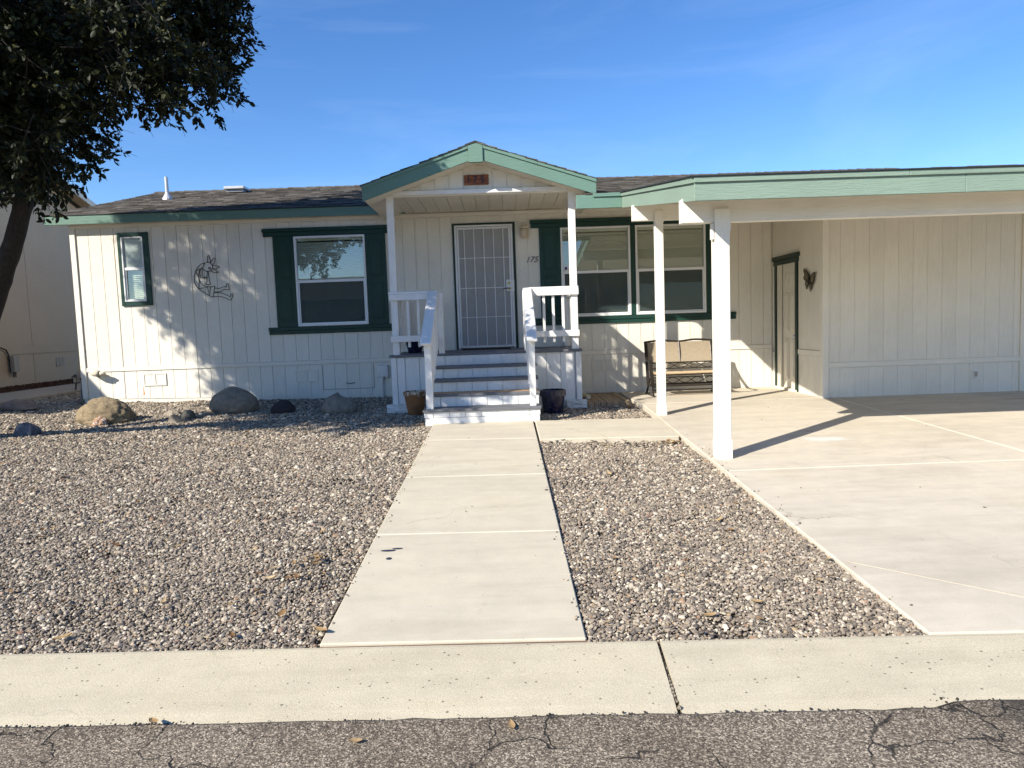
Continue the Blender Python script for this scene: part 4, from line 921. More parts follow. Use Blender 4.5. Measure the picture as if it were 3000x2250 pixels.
# ------------------------------------------------------------------ glider bench
BX, BZ = 2.80, sz(11) ; HW = .53
bn = thing('glider_bench', (BX, 11.05, BZ), 'two-seat metal glider bench with tan sling seats by the wall', 'bench')
def wave(x0, x1, y0, zc, amp, n=5, ph=0, yt=0): return [(x0 + (x1 - x0) * i / 40, y0 + yt * math.sin(0), zc + amp * math.sin(math.pi * n * i / 40 + ph)) for i in range(41)]
for s in (-1, 1):
    x = BX + s * HW
    q = MB(); a = spl([(x, 11.34, 1.275), (x, 11.30, 1.18), (x + s * .02, 11.17, 1.04), (x + s * .045, 11.0, .985), (x + s * .05, 10.78, 1.0), (x + s * .05, 10.70, .98), (x + s * .045, 10.71, .86), (x + s * .02, 10.75, .70), (x + s * .02, 10.80, .60)], 5)
    for i in range(len(a) - 1): q.bar(a[i], a[i + 1] + (a[i + 1] - a[i]) * .1, .050, .014, up=(0, .2, 1) if abs((a[i + 1] - a[i]).normalized().z) < .8 else (0, 1, 0))
    build('arm', q, 'bench_metal', bn)
    q = MB(); q.bar((x, 11.34, 1.275), (x, 11.16, .58), .045, .022, up=(0, 1, 0)); build('back_leg', q, 'bench_metal', bn)
    q = MB(); q.bar((x + s * .0, 10.78, BZ + .003), (x - s * .02, 10.98, .70), .024, .024, up=(0, 1, 0)); build('leg', q, 'bench_metal', bn)
    q = MB(); q.bar((x + s * .0, 11.32, BZ + .003), (x - s * .02, 11.12, .70), .024, .024, up=(0, 1, 0)); build('leg', q, 'bench_metal', bn)
    q = MB(); q.bar((x, 10.74, BZ + .012), (x, 11.36, BZ + .012), .028, .022); build('base_runner', q, 'bench_metal', bn)
    q = MB(); q.bar((x - s * .02, 10.74, .60), (x - s * .02, 11.20, .60), .024, .03); build('hanger_bar', q, 'bench_metal', bn)
q = MB()
tops = spl([(BX - HW, 11.34, 1.265), (BX - .26, 11.345, 1.285), (BX, 11.34, 1.262), (BX + .26, 11.345, 1.285), (BX + HW, 11.34, 1.265)], 6)
q.tube(tops, .016, 8); build('top_rail', q, 'bench_metal', bn)
for a, b in ((BX - HW + .03, BX - .012), (BX + .012, BX + HW - .03)):
    q = MB(); n = 10
    P = [(a, b, 11.232 + .10 * t / n + .018 * math.sin(math.pi * t / n), .945 + .31 * t / n) for t in range(n + 1)]
    for i in range(n): q.hexa([(P[i][0], P[i][2], P[i][3]), (P[i][1], P[i][2], P[i][3]), (P[i][1], P[i][2] + .012, P[i][3]), (P[i][0], P[i][2] + .012, P[i][3]), (P[i + 1][0], P[i + 1][2], P[i + 1][3]), (P[i + 1][1], P[i + 1][2], P[i + 1][3]), (P[i + 1][1], P[i + 1][2] + .012, P[i + 1][3]), (P[i + 1][0], P[i + 1][2] + .012, P[i + 1][3])])
    build('back_sling', q, 'sling', bn)
    q = MB(); n = 8
    Q = [(10.74 + .44 * t / n, .815 - .03 * math.sin(math.pi * t / n) - .02 * t / n) for t in range(n + 1)]
    for i in range(n): q.hexa([(a, Q[i][0], Q[i][1] - .022), (b, Q[i][0], Q[i][1] - .022), (b, Q[i + 1][0], Q[i + 1][1] - .022), (a, Q[i + 1][0], Q[i + 1][1] - .022), (a, Q[i][0], Q[i][1]), (b, Q[i][0], Q[i][1]), (b, Q[i + 1][0], Q[i + 1][1]), (a, Q[i + 1][0], Q[i + 1][1])])
    build('seat_sling', q, 'cushion', bn)
q = MB(); q.tube([(BX, 11.235, .93), (BX, 11.33, 1.262)], .012, 6); build('back_divider', q, 'bench_metal', bn)
q = MB(); q.tube([(BX - HW, 10.735, .80), (BX + HW, 10.735, .80)], .018, 8); build('seat_rail', q, 'cushion', bn)
q = MB(); q.tube([(BX - HW, 10.76, .775), (BX + HW, 10.76, .775)], .014, 6); build('seat_rail', q, 'bench_metal', bn)
q = MB(); q.tube([(BX - HW, 11.22, .935), (BX + HW, 11.22, .935)], .011, 6).tube([(BX - HW, 11.19, .84), (BX + HW, 11.19, .84)], .009, 6); build('back_rail', q, 'bench_metal', bn)
for ph in (0, math.pi):
    q = MB(); q.tube(wave(BX - HW, BX + HW, 11.205 + (.004 if ph else -.004), .888, .042, 5, ph), .0055, 5); build('lattice_wave', q, 'bench_metal', bn)
    q = MB(); q.tube(wave(BX - HW + .05, BX + HW - .05, 10.95 + (.004 if ph else -.004), .675, .042, 5, ph), .0055, 5); build('lattice_wave', q, 'bench_metal', bn)
q = MB(); q.tube([(BX - HW, 10.95, .628), (BX + HW, 10.95, .628)], .008, 6).tube([(BX - HW, 10.95, .722), (BX + HW, 10.95, .722)], .008, 6).tube([(BX - HW, 10.82, .600), (BX + HW, 10.82, .600)], .014, 8).tube([(BX - HW, 11.15, .600), (BX + HW, 11.15, .600)], .014, 8).tube([(BX - HW, 10.86, .53), (BX + HW, 10.86, .53)], .013, 8); build('cross_bar', q, 'bench_metal', bn)

# ------------------------------------------------------------------ rocks
def rock(name, label, c, dims, m, rough=.18, freq=1.6, seed=0, sub=4, flat=.0, rz=0, facet=0, pit=.012):
    bm = bmesh.new(); bmesh.ops.create_icosphere(bm, subdivisions=sub, radius=1)
    if facet:
        rr = random.Random(seed); cuts = [(Vector((rr.gauss(0, 1), rr.gauss(0, 1), rr.gauss(0, .8))).normalized(), rr.uniform(.62, .85)) for _ in range(facet)]
    for v in bm.verts:
        d = v.co.normalized(); r = 1 + rough * noise.fractal(d * freq + Vector((seed * 7.3, seed, 0)), 1.0, 2.0, 5) + pit * noise.fractal(d * 9 + Vector((seed, 2, 3)), .7, 2.1, 4)
        p = d * r
        if facet:
            for nrm, h in cuts:
                e = p.dot(nrm) - h
                if e > 0: p -= nrm * e * .92
        v.co = Vector((p.x * dims[0], p.y * dims[1], p.z * dims[2] if p.z > 0 else p.z * dims[2] * .5))
    me = bpy.data.meshes.new(name); bm.to_mesh(me); bm.free(); me.materials.append(M[m])
    me.polygons.foreach_set('use_smooth', [not facet] * len(me.polygons))
    o = link(name, me); o.location = c; o.rotation_euler = (0, 0, rz)
    return tag(o, label, 'rock', 'rocks along the front of the house')
def gp(x, y, d=0): return (x, y, gz(x, y) + d)
rock('boulder', 'large grey oval boulder against the siding under the wire figure', gp(-4.05, 10.60, .06), (.345, .28, .315), 'rock_grey', .13, 1.0, 3)
rock('boulder', 'round pitted tan boulder near the left corner of the house', gp(-5.62, 9.98, .05), (.375, .27, .285), 'rock_tan', .09, 1.6, 5, sub=5, pit=.05)
rock('rock', 'small black rock between the two grey boulders', gp(-3.25, 10.38, .03), (.17, .15, .155), 'rock_black', .16, 1.3, 8)
gr = rock('boulder', 'two-humped speckled granite boulder left of the electrical box', gp(-2.42, 10.36, .04), (.25, .22, .215), 'rock_granite', .12, 1.0, 11)
for v in gr.data.vertices:
    v.co.z *= 1.12 if v.co.x < -.02 else (1.0 - .25 * clamp((v.co.x + .02) / .1, 0, 1) + .12 * clamp((v.co.x - .05) / .1, 0, 1)); v.co.x *= 1.03
rock('rock', 'blue grey rock nearest the street at the left edge', gp(-6.15, 9.12, .02), (.175, .13, .145), 'rock_blue', .14, 1.5, 13, facet=9)
rock('rock', 'small white and orange quartz rock in front of the tan boulder', gp(-5.55, 9.72, .01), (.118, .10, .115), 'rock_quartz', .28, 2.4, 17, facet=7)
rock('rock', 'flat reddish slab of rock at the far left edge', gp(-7.60, 11.10, .03), (.31, .20, .15), 'rock_red', .12, 1.5, 19, facet=8)
rock('rock', 'dark angular rock in the group of three right of the tan boulder', gp(-4.50, 10.05, .0), (.125, .11, .135), 'rock_dark', .15, 1.6, 23, facet=10)
rock('rock', 'grey pointed rock nearest the street in the group of three', gp(-4.57, 9.77, .0), (.105, .09, .115), 'rock_grey', .14, 1.6, 29, facet=9)
rock('rock', 'pale flat rock at the back of the group of three', gp(-4.88, 10.45, -.01), (.13, .11, .095), 'rock_pale', .2, 1.8, 31, facet=8)

# ------------------------------------------------------------------ house next door
NX = -10.6
nb = thing('neighbour_house', (NX, 15, .68), 'beige house next door seen behind the tree trunk', 'house')
mb = MB(); mb.prism([(NX - .02, 8.2, .3), (NX - .02, 20.0, .3), (NX - .02, 20.0, 4.44), (NX - .02, 14.5, 6.08), (NX - .02, 8.2, 3.55)], (-.1, 0, 0))
mb.box(NX - 14, NX - .125, 8.2, 8.3, .3, 3.5).box(NX - 14, NX - .125, 19.9, 20, .3, 4.4)
nw = build('wall', mb, 'neigh', nb)
ye = [8.2, 8.83, 11.27, 13.71, 16.15, 18.59, 20.0]
for a, b in zip(ye[:-1], ye[1:]):
    def tz(y): return 3.55 + (y - 8.2) * .4016 if y < 14.5 else 4.44 + (20 - y) * .2982
    q = MB(); pts = [(NX, a + .007, 1.523), (NX, b - .007, 1.523), (NX, b - .007, tz(b) - .02)] + ([(NX, 14.5, 6.06)] if a < 14.5 < b else []) + [(NX, a + .007, tz(a) - .02)]
    q.prism(pts, (-.018, 0, 0)); build('wall_panel', q, 'neigh', nw)
    q = MB(); q.box(NX - .018, NX, a + .007, b - .007, .60, 1.352); build('skirting_panel', q, 'neigh', nw)
q = MB(); q.box(NX - .001, NX + .016, 8.2, 20, 1.356, 1.519); build('trim_band', q, 'neigh', nb)
q = MB(); q.prism([(NX + .30, 7.9, 3.47), (NX + .30, 14.5, 6.14), (NX + .30, 20.3, 4.48), (NX + .30, 20.3, 4.60), (NX + .30, 14.5, 6.27), (NX + .30, 7.9, 3.59)], (-14.6, 0, 0)); nroof = build('roof', q, 'opproof', nb)
q = MB(); q.prism([(NX + .325, 7.88, 3.43), (NX + .325, 14.5, 6.10), (NX + .325, 20.32, 4.44), (NX + .325, 20.32, 4.575), (NX + .325, 14.5, 6.245), (NX + .325, 7.88, 3.565)], (-.023, 0, 0)); build('rake_fascia', q, 'trim_h', nroof)
q = MB(); q.prism([(NX + .30, 7.9, 3.45), (NX + .30, 14.5, 6.12), (NX + .30, 20.3, 4.46), (NX + .30, 20.3, 4.478), (NX + .30, 14.5, 6.138), (NX + .30, 7.9, 3.468)], (-.29, 0, 0)); build('soffit', q, 'neigh', nroof)
q = MB()
for k in range(3): q.box(NX + .001, NX + .012, 16.94 + k * .125, 17.05 + k * .125, 1.02, 1.225)
build('skirting_vent', q, plain('vent_tan', (.42, .35, .27), .6), nb)
mt = thing('meter_box', (NX, 15.4, .70), 'tan utility box with black cable on the beige house', 'utility box')
q = MB(); q.box(NX + .002, NX + .14, 15.30, 15.47, .99, 1.335); build('box', q, 'neighbox', mt, bev=.006)
q = MB(); q.tube([(NX + .02, 14.3, 1.50), (NX + .02, 15.12, 1.51), (NX + .03, 15.25, 1.46), (NX + .04, 15.30, 1.35), (NX + .05, 15.29, 1.0)], .012, 6).tube([(NX + .02, 14.3, 1.46), (NX + .02, 15.1, 1.47), (NX + .03, 15.22, 1.40), (NX + .05, 15.275, 1.2)], .006, 5); build('cable', q, 'black', mt)
q = MB()
for k in range(4): q.tube([(NX + .06, 15.36 + k * .03, .99), (NX + .05, 15.365 + k * .03, .88 - .02 * (k % 2))], .007, 5)
build('conduit_stub', q, 'dark_metal', mt)
npath = MB(); npath.hexa([(-9.35, 6, .40), (-8.25, 6, .40), (-8.25, 22, .5), (-9.35, 22, .5), (-9.35, 6, gz(-9, 6) + .035), (-8.25, 6, gz(-8, 6) + .035), (-8.25, 22, .69), (-9.35, 22, .70)])
npath = MB()
yy = [5.5, 7.0, 8.5, 10.0, 11.7, 14, 18, 22]
tag(tobj := bpy.data.objects.new('side_path', None), kind='structure'); COL.objects.link(tobj)
for a, b in zip(yy[:-1], yy[1:]):
    q = MB(); q.hexa([(-9.35, a + .005, .2), (-8.25, a + .005, .2), (-8.25, b - .005, .2), (-9.35, b - .005, .2), (-9.35, a + .005, gz(-9.35, a) + .04), (-8.25, a + .005, gz(-8.25, a) + .04), (-8.25, b - .005, gz(-8.25, b) + .04), (-9.35, b - .005, gz(-9.35, b) + .04)])
    build('slab', q, mat_concrete('side_concrete', (.40, .35, .28), .2, .15) if a == 5.5 else bpy.data.materials['side_concrete'], tobj, bev=.006)
# bark mulch strip: loose chips
mb = MB()
for _ in range(2600):
    x = random.uniform(-10.55, -9.4); y = random.uniform(11, 19); a = random.uniform(0, 6.28); l = random.uniform(.02, .05); w = l * .4
    z = gz(x, y) + .005 + .05 * random.random() * (1 - abs(x + 9.98) / .6); t = random.uniform(-.02, .02); c, s = math.cos(a), math.sin(a)
    mb.hexa([(x - c * l + s * w, y - s * l - c * w, z - t), (x + c * l + s * w, y + s * l - c * w, z + t), (x + c * l - s * w, y + s * l + c * w, z + t), (x - c * l - s * w, y - s * l + c * w, z - t),
             (x - c * l + s * w, y - s * l - c * w, z - t + .008), (x + c * l + s * w, y + s * l - c * w, z + t + .008), (x + c * l - s * w, y + s * l + c * w, z + t + .008), (x - c * l - s * w, y - s * l + c * w, z - t + .008)])
tag(build('bark_mulch', mb, 'mulch'), 'strip of brown bark mulch along the beige house', 'mulch', kind='stuff')
ln = thing('path_light', (-8.32, 13.85, gz(-8.3, 13.85)), 'small black path lantern leaning by the side path', 'lamp'); g0 = gz(-8.3, 13.85)
q = MB(); q.tube([(-8.34, 13.85, g0 - .02), (-8.315, 13.85, g0 + .17)], .014, 8).box(-8.39, -8.29, 13.80, 13.9, g0, g0 + .02); build('stake', q, 'dark_metal', ln)
q = MB(); q.box(-8.36, -8.27, 13.805, 13.895, g0 + .17, g0 + .185)
for dx in (-.04, .04):
    for dy in (-.04, .04): q.tube([(-8.315 + dx, 13.85 + dy, g0 + .185), (-8.315 + dx * 1.15, 13.85 + dy * 1.15, g0 + .29)], .006, 5)
build('cage', q, 'dark_metal', ln)
q = MB(); q.lathe([(.085, .29), (.07, .31), (.02, .34)], (-8.315, 13.85, g0), 4); build('cap', q, 'dark_metal', ln)
q = MB(); q.box(-8.345, -8.285, 13.82, 13.88, g0 + .19, g0 + .285); build('glass', q, 'frost', ln)

# house across the street (it shows in the window glass)
op = thing('far_house', (-2, -19, .05), 'tan house across the street seen reflected in the window glass', 'house')
q = MB(); q.box(-13, 7, -24, -16.5, 0, 3.3); build('wall', q, 'opp', op)
q = MB(); q.prism([(-13.6, -16.0, 3.25), (-13.6, -16.0, 3.4), (-13.6, -20.2, 4.9), (-13.6, -24.5, 3.4), (-13.6, -24.5, 3.25)], (21.2, 0, 0)); build('roof', q, 'opproof', op)

# ------------------------------------------------------------------ tree
BLOBS = [(-8,7.9,5.2,0.95),(-6.4,6.3,7,0.95),(-4.8,6.7,4.8,0.95),(-6.2,8.1,5.4,0.95),(-8,7.3,7.4,0.95),(-7.6,5.9,5.6,0.95),(-6.2,5.9,5,0.95),(-4.8,7.7,6,0.95),(-9.2,6.9,6.4,0.95),(-5.6,7.3,4,0.95),(-6.8,7.9,6.8,0.95),(-7.2,7.5,4.4,0.95),(-7.64,8.35,8.11,1.09),(-4.45,8.35,5.39,0.97),(-8.4,6.5,5.6,0.95),(-7.6,6.5,7.8,0.95),(-5,8.1,4.8,0.95),(-8.2,7.9,6.4,0.95),(-6.4,7.1,6,0.95),(-4.6,6.9,4,0.95),(-8.6,6.7,7.6,0.95),(-5.2,6.9,6.6,0.95),(-8,6.3,6.8,0.95),(-6.2,7.7,4,0.95),(-6.4,6.7,4.4,0.95),(-8.8,7.7,5.6,0.95),(-6.6,6.1,7.6,0.95),(-5.4,8.5,6.4,0.68),(-7.2,6.5,4.8,0.95),(-7.2,8.5,4.4,0.68),(-5.73,8.35,6.59,1.09),(-9,7.7,7.4,0.68),(-5.6,6.1,4.6,0.95),(-6.6,5.5,6.4,0.68),(-4,7.9,5.4,0.95),(-9.2,6.7,6,0.95),(-7,8.1,6,0.95),(-8.4,6.1,5.6,0.95),(-5,7.9,4.2,0.95),(-3.6,6.9,4.4,0.68),(-6.4,8.3,3.6,0.68),(-6,6.1,7.2,0.95),(-7.4,5.7,6.6,0.82),(-8.4,7.1,5,0.82),(-6,8.5,4.2,0.68),(-4.4,6.1,5,0.68),(-7.36,8.35,7.26,1.09),(-7.4,7.9,7,0.95),(-6.2,8.3,6.8,0.68),(-7,8.3,3.4,0.54),(-8.6,7.3,7.6,0.95),(-4.8,8.7,6,0.54),(-3.47,8.35,5.29,0.68),(-8.81,8.35,9.8,0.78),(-7,6.1,8.2,0.68),(-5,6.9,3.8,0.95),(-8.2,6.9,8.2,0.68),(-4.2,8.3,4.8,0.68),(-6.8,7.7,3.6,0.68),(-9.2,6.3,7,0.68),(-9.6,7.3,6,0.68),(-5.8,8.1,3.4,0.54),(-4.94,8.35,6.77,0.74),(-5,6.5,4.2,0.95),(-9.6,7.1,7,0.54),(-5.4,8.3,3.8,0.68),(-8.2,8.1,7.2,0.68),(-5.6,7.7,6.8,0.68),(-7.8,7.1,6.2,0.95),(-3.4,7.9,5.4,0.68),(-3.8,8.1,5.8,0.68),(-4.2,6.7,3.4,0.54),(-3.28,8.55,4.88,0.44),(-4.2,6.5,4.2,0.68),(-5.2,7.7,3.4,0.54),(-9.4,6.3,6.4,0.68),(-6,6.5,7.2,0.95),(-3.3,6.5,4,0.42),(-3,6.3,4.5,0.45),(-3.56,8.55,5.68,0.46),(-9.8,7.9,7.2,0.6),(-8.2,4.7,5.4,0.6),(-10.2,7.7,7,0.6),(-9,7.7,4.8,0.6),(-6.4,6.7,3.4,0.6),(-8.4,5.5,4.8,0.6),(-8.4,8.7,7.2,0.45),(-5,8.3,6.8,0.45),(-9.8,8.1,5.8,0.33),(-8.6,6.9,9,0.33),(-5.6,5.9,3.6,0.33),(-5,5.3,4.6,0.33),(-7,5.7,9,0.45),(-8.6,6.5,4.6,0.6),(-8.4,9.1,6.6,0.33),(-6.6,7.7,7.8,0.45),(-8.4,9.1,4.6,0.33),(-6.2,5.5,4,0.33),(-6.8,8.5,7.4,0.33),(-2.78,6.7,4,0.38),(-3.39,8.55,5.23,0.44),(-3.05,6.7,3.85,0.36),(-3.24,8.55,5.75,0.41),(-3.4,6.8,3.95,0.42),(-3.59,8.55,4.95,0.51),(-4,7,3.55,0.38),(-9.28,8.44,5.6,0.5),(-9,8.5,6.1,0.5),(-9.2,8.4,6.8,0.5),(-8.75,8.3,7.4,0.5),(-9.5,7.9,5.6,0.5),(-9.2,7.7,5.2,0.5),(-8.66,7.74,4.75,0.5),(-8.9,8.3,5.2,0.45),(-3.12,8.8,5.55,.42),(-3.25,8.8,5.2,.46),(-3.3,8.7,4.85,.42),(-3.45,8.8,5.7,.5),(-3.35,8.7,4.5,.38),(-3.0,8.8,5.9,.4)]
tree = thing('oak_tree', (-7.0, 8.9, gz(-7, 8.9)), 'dark evergreen tree with a leaning trunk at the left edge', 'tree')
q = MB(); b0 = gz(-7, 8.9)
trunk_pts = spl([(-7.15, 8.98, b0 - .15), (-6.95, 8.88, b0 + .2), (-6.30, 8.43, 1.25), (-5.78, 8.08, 1.85), (-5.36, 7.80, 2.36), (-5.02, 7.58, 2.80), (-4.80, 7.42, 3.25), (-4.85, 7.30, 3.9), (-5.1, 7.2, 4.7), (-5.5, 7.1, 5.6), (-5.9, 7.0, 6.6)], 6)
nt_ = len(trunk_pts); rad = [(.20 if i < 3 else .155) - .012 * (i / nt_) * 9 + .02 * noise.noise((i * .7, 3, 1)) for i in range(nt_)]
rad = [max(.03, .130 - .10 * (i / nt_) ** 1.3 + .012 * noise.noise((i * .9, 3, 1)) + (.06 if i < 3 else 0) * (1 - i / 3)) for i in range(nt_)]
q.tube(trunk_pts, rad, 14); build('trunk', q, 'bark', tree, smooth=True)
def limb(a, b, r0, r1, sag=.25, seed=0):
    a, b = Vector(a), Vector(b); m = (a + b) / 2 + Vector((noise.noise((seed, 1, 2)), noise.noise((seed, 5, 2)), noise.noise((seed, 9, 2)))) * .5 + Vector((0, 0, sag))
    return spl([a, a.lerp(m, .55) , m, m.lerp(b, .6) + Vector((0, 0, .1)), b], 4)
q = MB()
fork = trunk_pts[10]
big = limb(fork, (-7.6, 7.4, 4.2), .1, .07, .3, 2); q.tube(big, [.11 - .05 * i / len(big) for i in range(len(big))], 9)
big2 = limb(big[-1], (-8.4, 7.0, 6.8), .06, .03, .0, 4); q.tube(big2, [.06 - .035 * i / len(big2) for i in range(len(big2))], 8)
anch = trunk_pts[38:] + big[6:] + big2
for i, (x, y, z, r) in enumerate(BLOBS[::2]):
    tgt = Vector((x, y, z)); a = min(anch, key=lambda p: (p - tgt).length + (2 if p.z > tgt.z + .4 else 0))
    l = limb(a, tgt, .04, .012, .15, i * 1.7); q.tube(l, [.038 - .028 * k / len(l) for k in range(len(l))], 6)
build('limb', q, 'bark', tree, smooth=True)
# twigs with leaves
B = np.array(BLOBS); wts = B[:, 3] ** 2.3; wts /= wts.sum()
NT, NL = 9600, 34
bi = RNG.choice(len(B), NT, p=wts); d = RNG.normal(size=(NT, 3)); d /= np.linalg.norm(d, axis=1)[:, None]
rr_ = RNG.random(NT) ** .42; c0 = B[bi, :3] + d * (B[bi, 3] * rr_ * .93)[:, None]
dirs = d * .9 + RNG.normal(size=(NT, 3)) * .55 + np.array([0, 0, -.12]); dirs /= np.linalg.norm(dirs, axis=1)[:, None]
ln_ = RNG.uniform(.16, .36, NT); ln_[RNG.random(NT) < .05] *= 1.5
start = c0 - dirs * (ln_ * .5)[:, None]
t = RNG.uniform(.05, 1.0, (NT, NL)); sp = (RNG.random((NT, NL, 3)) - .5) * .07
lp_ = start[:, None] + dirs[:, None] * (ln_[:, None] * t)[..., None] + sp + np.array([0, 0, -1.]) * (.05 * t ** 2)[..., None]
ld = dirs[:, None] * .7 + RNG.normal(size=(NT, NL, 3)) * .6 + np.array([0, 0, -.25]); ld /= np.linalg.norm(ld, axis=2)[..., None]
P = lp_.reshape(-1, 3); D = ld.reshape(-1, 3)
side = np.cross(D, RNG.normal(size=D.shape)); side /= np.linalg.norm(side, axis=1)[:, None]
nrm = np.cross(side, D); n = len(P); L = RNG.uniform(.045, .088, n)[:, None]; Wd = L * RNG.uniform(.17, .25, n)[:, None]; cup = L * RNG.uniform(-.02, .10, n)[:, None]
vt = np.stack([P, P + D * L * .35 + side * Wd + nrm * cup, P + D * L * .72 + side * Wd * .85 + nrm * cup, P + D * L, P + D * L * .72 - side * Wd * .85 + nrm * cup, P + D * L * .35 - side * Wd + nrm * cup], 1).reshape(-1, 3)
base_i = (np.arange(n) * 6)[:, None]
fc_ = np.concatenate([base_i + np.array([[0, 1, 2, 3]]), base_i + np.array([[0, 3, 4, 5]])], 1).reshape(-1)
me = bpy.data.meshes.new('crown'); off = np.array(wloc(tree)); vt = (vt - off).astype(np.float32)
me.vertices.add(len(vt)); me.vertices.foreach_set('co', vt.ravel()); nf = n * 2
me.loops.add(nf * 4); me.loops.foreach_set('vertex_index', fc_.astype(np.int32)); me.polygons.add(nf)
me.polygons.foreach_set('loop_start', np.arange(nf, dtype=np.int32) * 4); me.polygons.foreach_set('loop_total', np.full(nf, 4, np.int32)); me.update(calc_edges=True)
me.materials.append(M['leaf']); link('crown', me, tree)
# twig wood (thin three-sided tubes)
ax = np.cross(dirs, np.array([.3, .5, .8])); ax /= np.linalg.norm(ax, axis=1)[:, None]; ay = np.cross(dirs, ax)
s0 = start - dirs * .22; e0 = start + dirs * (ln_ * RNG.uniform(1.0, 1.45, NT))[:, None] + np.array([0, 0, -.05]); ring3 = [(1, 0), (-.5, .866), (-.5, -.866)]
vv = np.stack([s0 + (ax * a + ay * b) * .0048 for a, b in ring3] + [e0 + (ax * a + ay * b) * .0016 for a, b in ring3], 1).reshape(-1, 3) - off
bi6 = (np.arange(NT) * 6)[:, None]; ff = np.concatenate([bi6 + np.array([[0, 1, 4, 3]]), bi6 + np.array([[1, 2, 5, 4]]), bi6 + np.array([[2, 0, 3, 5]])], 1).reshape(-1, 4)
me = bpy.data.meshes.new('twigs'); me.from_pydata(vv.tolist(), [], ff.tolist()); me.update(); me.materials.append(M['bark']); tag(link('twigs', me, tree), kind='stuff')

# ------------------------------------------------------------------ gravel: loose pebbles
def in_gravel(x, y):
    a = (x < -.94) & (y > 3.224 - .0418 * x + .004)
    a &= ~((x > -6.9) & (y > W - .0)) & ~((x > -1.60) & (y > 10.24)) & ~((x > -1.04) & (y > 8.95)) & (x > -8.24) & (x > -.775 * y - .35) & (y < 15.5)
    b = (x > .352) & (x < 1.92) & (y > 3.224 - .0418 * x + .004) & (y < 7.79 - .066 * (x - .368))
    c = (x > .47) & (x < 1.92) & (y > 8.95 - .072 * (x - .368)) & (y < 10.3) & ~((x < 1.13) & (y > 10.22))
    return a | b | c
pts = []
y = 3.1
while y < 15.4:
    s = .0124 * max(1, (y / 4.0)) ** .60; xx = np.arange(-8.3, 1.95, s); xx = xx[xx > -.775 * y - .4]
    m_ = len(xx); X = xx + RNG.uniform(-.5, .5, m_) * s; Y = y + RNG.uniform(-.6, .6, m_) * s
    k = in_gravel(X, Y); pts.append(np.stack([X[k], Y[k], np.full(k.sum(), s)], 1)); y += s * .95
pts = np.concatenate(pts)
keep = np.array([noise.noise((x * 2.3, y * 2.3, 5)) + .5 * noise.noise((x * 7, y * 7, 2)) for x, y in pts[:, :2]]); pts = pts[(keep < .42) | (RNG.random(len(pts)) < .55)]
NG = len(pts)
sy = RNG.uniform(3.35, 8.8, 110); side_ = RNG.random(110); sx = np.where(side_ < .4, -.925 + RNG.exponential(.03, 110), np.where(side_ < .7, .34 - RNG.exponential(.03, 110), 1.935 + RNG.exponential(.05, 110)))
pts = np.concatenate([pts, np.stack([sx, sy, np.full(110, .010)], 1)]); NP = len(pts)
s_ = np.clip((pts[:, 1] - 3.25) / 8.44, 0, 1); gzv = .105 + s_ * (.355 - .0152 * np.clip(pts[:, 0], -9, 3)) + s_ * .02 * np.maximum(0, -7 - np.maximum(pts[:, 0], -11))
wav = np.array([noise.noise((x * 1.7, y * 1.7, 0)) for x, y in pts[:, :2][::1]]) * .012 if NP < 400000 else 0
Z = gzv + wav * np.clip((pts[:, 1] - 3.3) * 2, 0, 1) - .004 + RNG.uniform(-.006, .009, NP)
Z[NG:] = -.04 + .0485 * pts[NG:, 1] + .003
me = bpy.data.meshes.new('gravel'); me.vertices.add(NP); me.vertices.foreach_set('co', np.stack([pts[:, 0], pts[:, 1], Z], 1).astype(np.float32).ravel()); me.update()
szs = pts[:, 2] * RNG.lognormal(-.58, .36, NP)
sc3 = np.stack([szs * RNG.uniform(.85, 1.35, NP), szs * RNG.uniform(.75, 1.1, NP), szs * RNG.uniform(.5, .85, NP)], 1)
ro3 = np.stack([RNG.uniform(-.5, .5, NP), RNG.uniform(-.5, .5, NP), RNG.uniform(0, 6.28, NP)], 1)
for nme, dat in (('psize', sc3), ('prot', ro3)):
    a = me.attributes.new(nme, 'FLOAT_VECTOR', 'POINT'); a.data.foreach_set('vector', dat.astype(np.float32).ravel())
me.materials.append(M['pebble'])
grav = link('gravel', me); tag(grav, 'loose mixed grey and tan pebbles covering the front yard', 'gravel', kind='stuff')
ng = bpy.data.node_groups.new('pebble_scatter', 'GeometryNodeTree')
ng.interface.new_socket('Geometry', in_out='INPUT', socket_type='NodeSocketGeometry'); ng.interface.new_socket('Geometry', in_out='OUTPUT', socket_type='NodeSocketGeometry')
gi, go = ng.nodes.new('NodeGroupInput'), ng.nodes.new('NodeGroupOutput')
gti = ng.nodes.new('GeometryNodeGeometryToInstance')
for k in range(6):
    ic = ng.nodes.new('GeometryNodeMeshIcoSphere'); ic.inputs['Radius'].default_value = 1; ic.inputs['Subdivisions'].default_value = 2
    sp_ = ng.nodes.new('GeometryNodeSetPosition'); nz_ = ng.nodes.new('ShaderNodeTexNoise'); nz_.noise_dimensions = '4D'; nz_.inputs['W'].default_value = k * 3.7; nz_.inputs['Scale'].default_value = .85; nz_.inputs['Detail'].default_value = 1
    sb = ng.nodes.new('ShaderNodeVectorMath'); sb.operation = 'SUBTRACT'; sb.inputs[1].default_value = (.5, .5, .5)
    ml = ng.nodes.new('ShaderNodeVectorMath'); ml.operation = 'SCALE'; ml.inputs['Scale'].default_value = 1.35
    ng.links.new(nz_.outputs['Color'], sb.inputs[0]); ng.links.new(sb.outputs[0], ml.inputs[0]); ng.links.new(ic.outputs[0], sp_.inputs['Geometry']); ng.links.new(ml.outputs[0], sp_.inputs['Offset'])
    ng.links.new(sp_.outputs[0], gti.inputs[0])
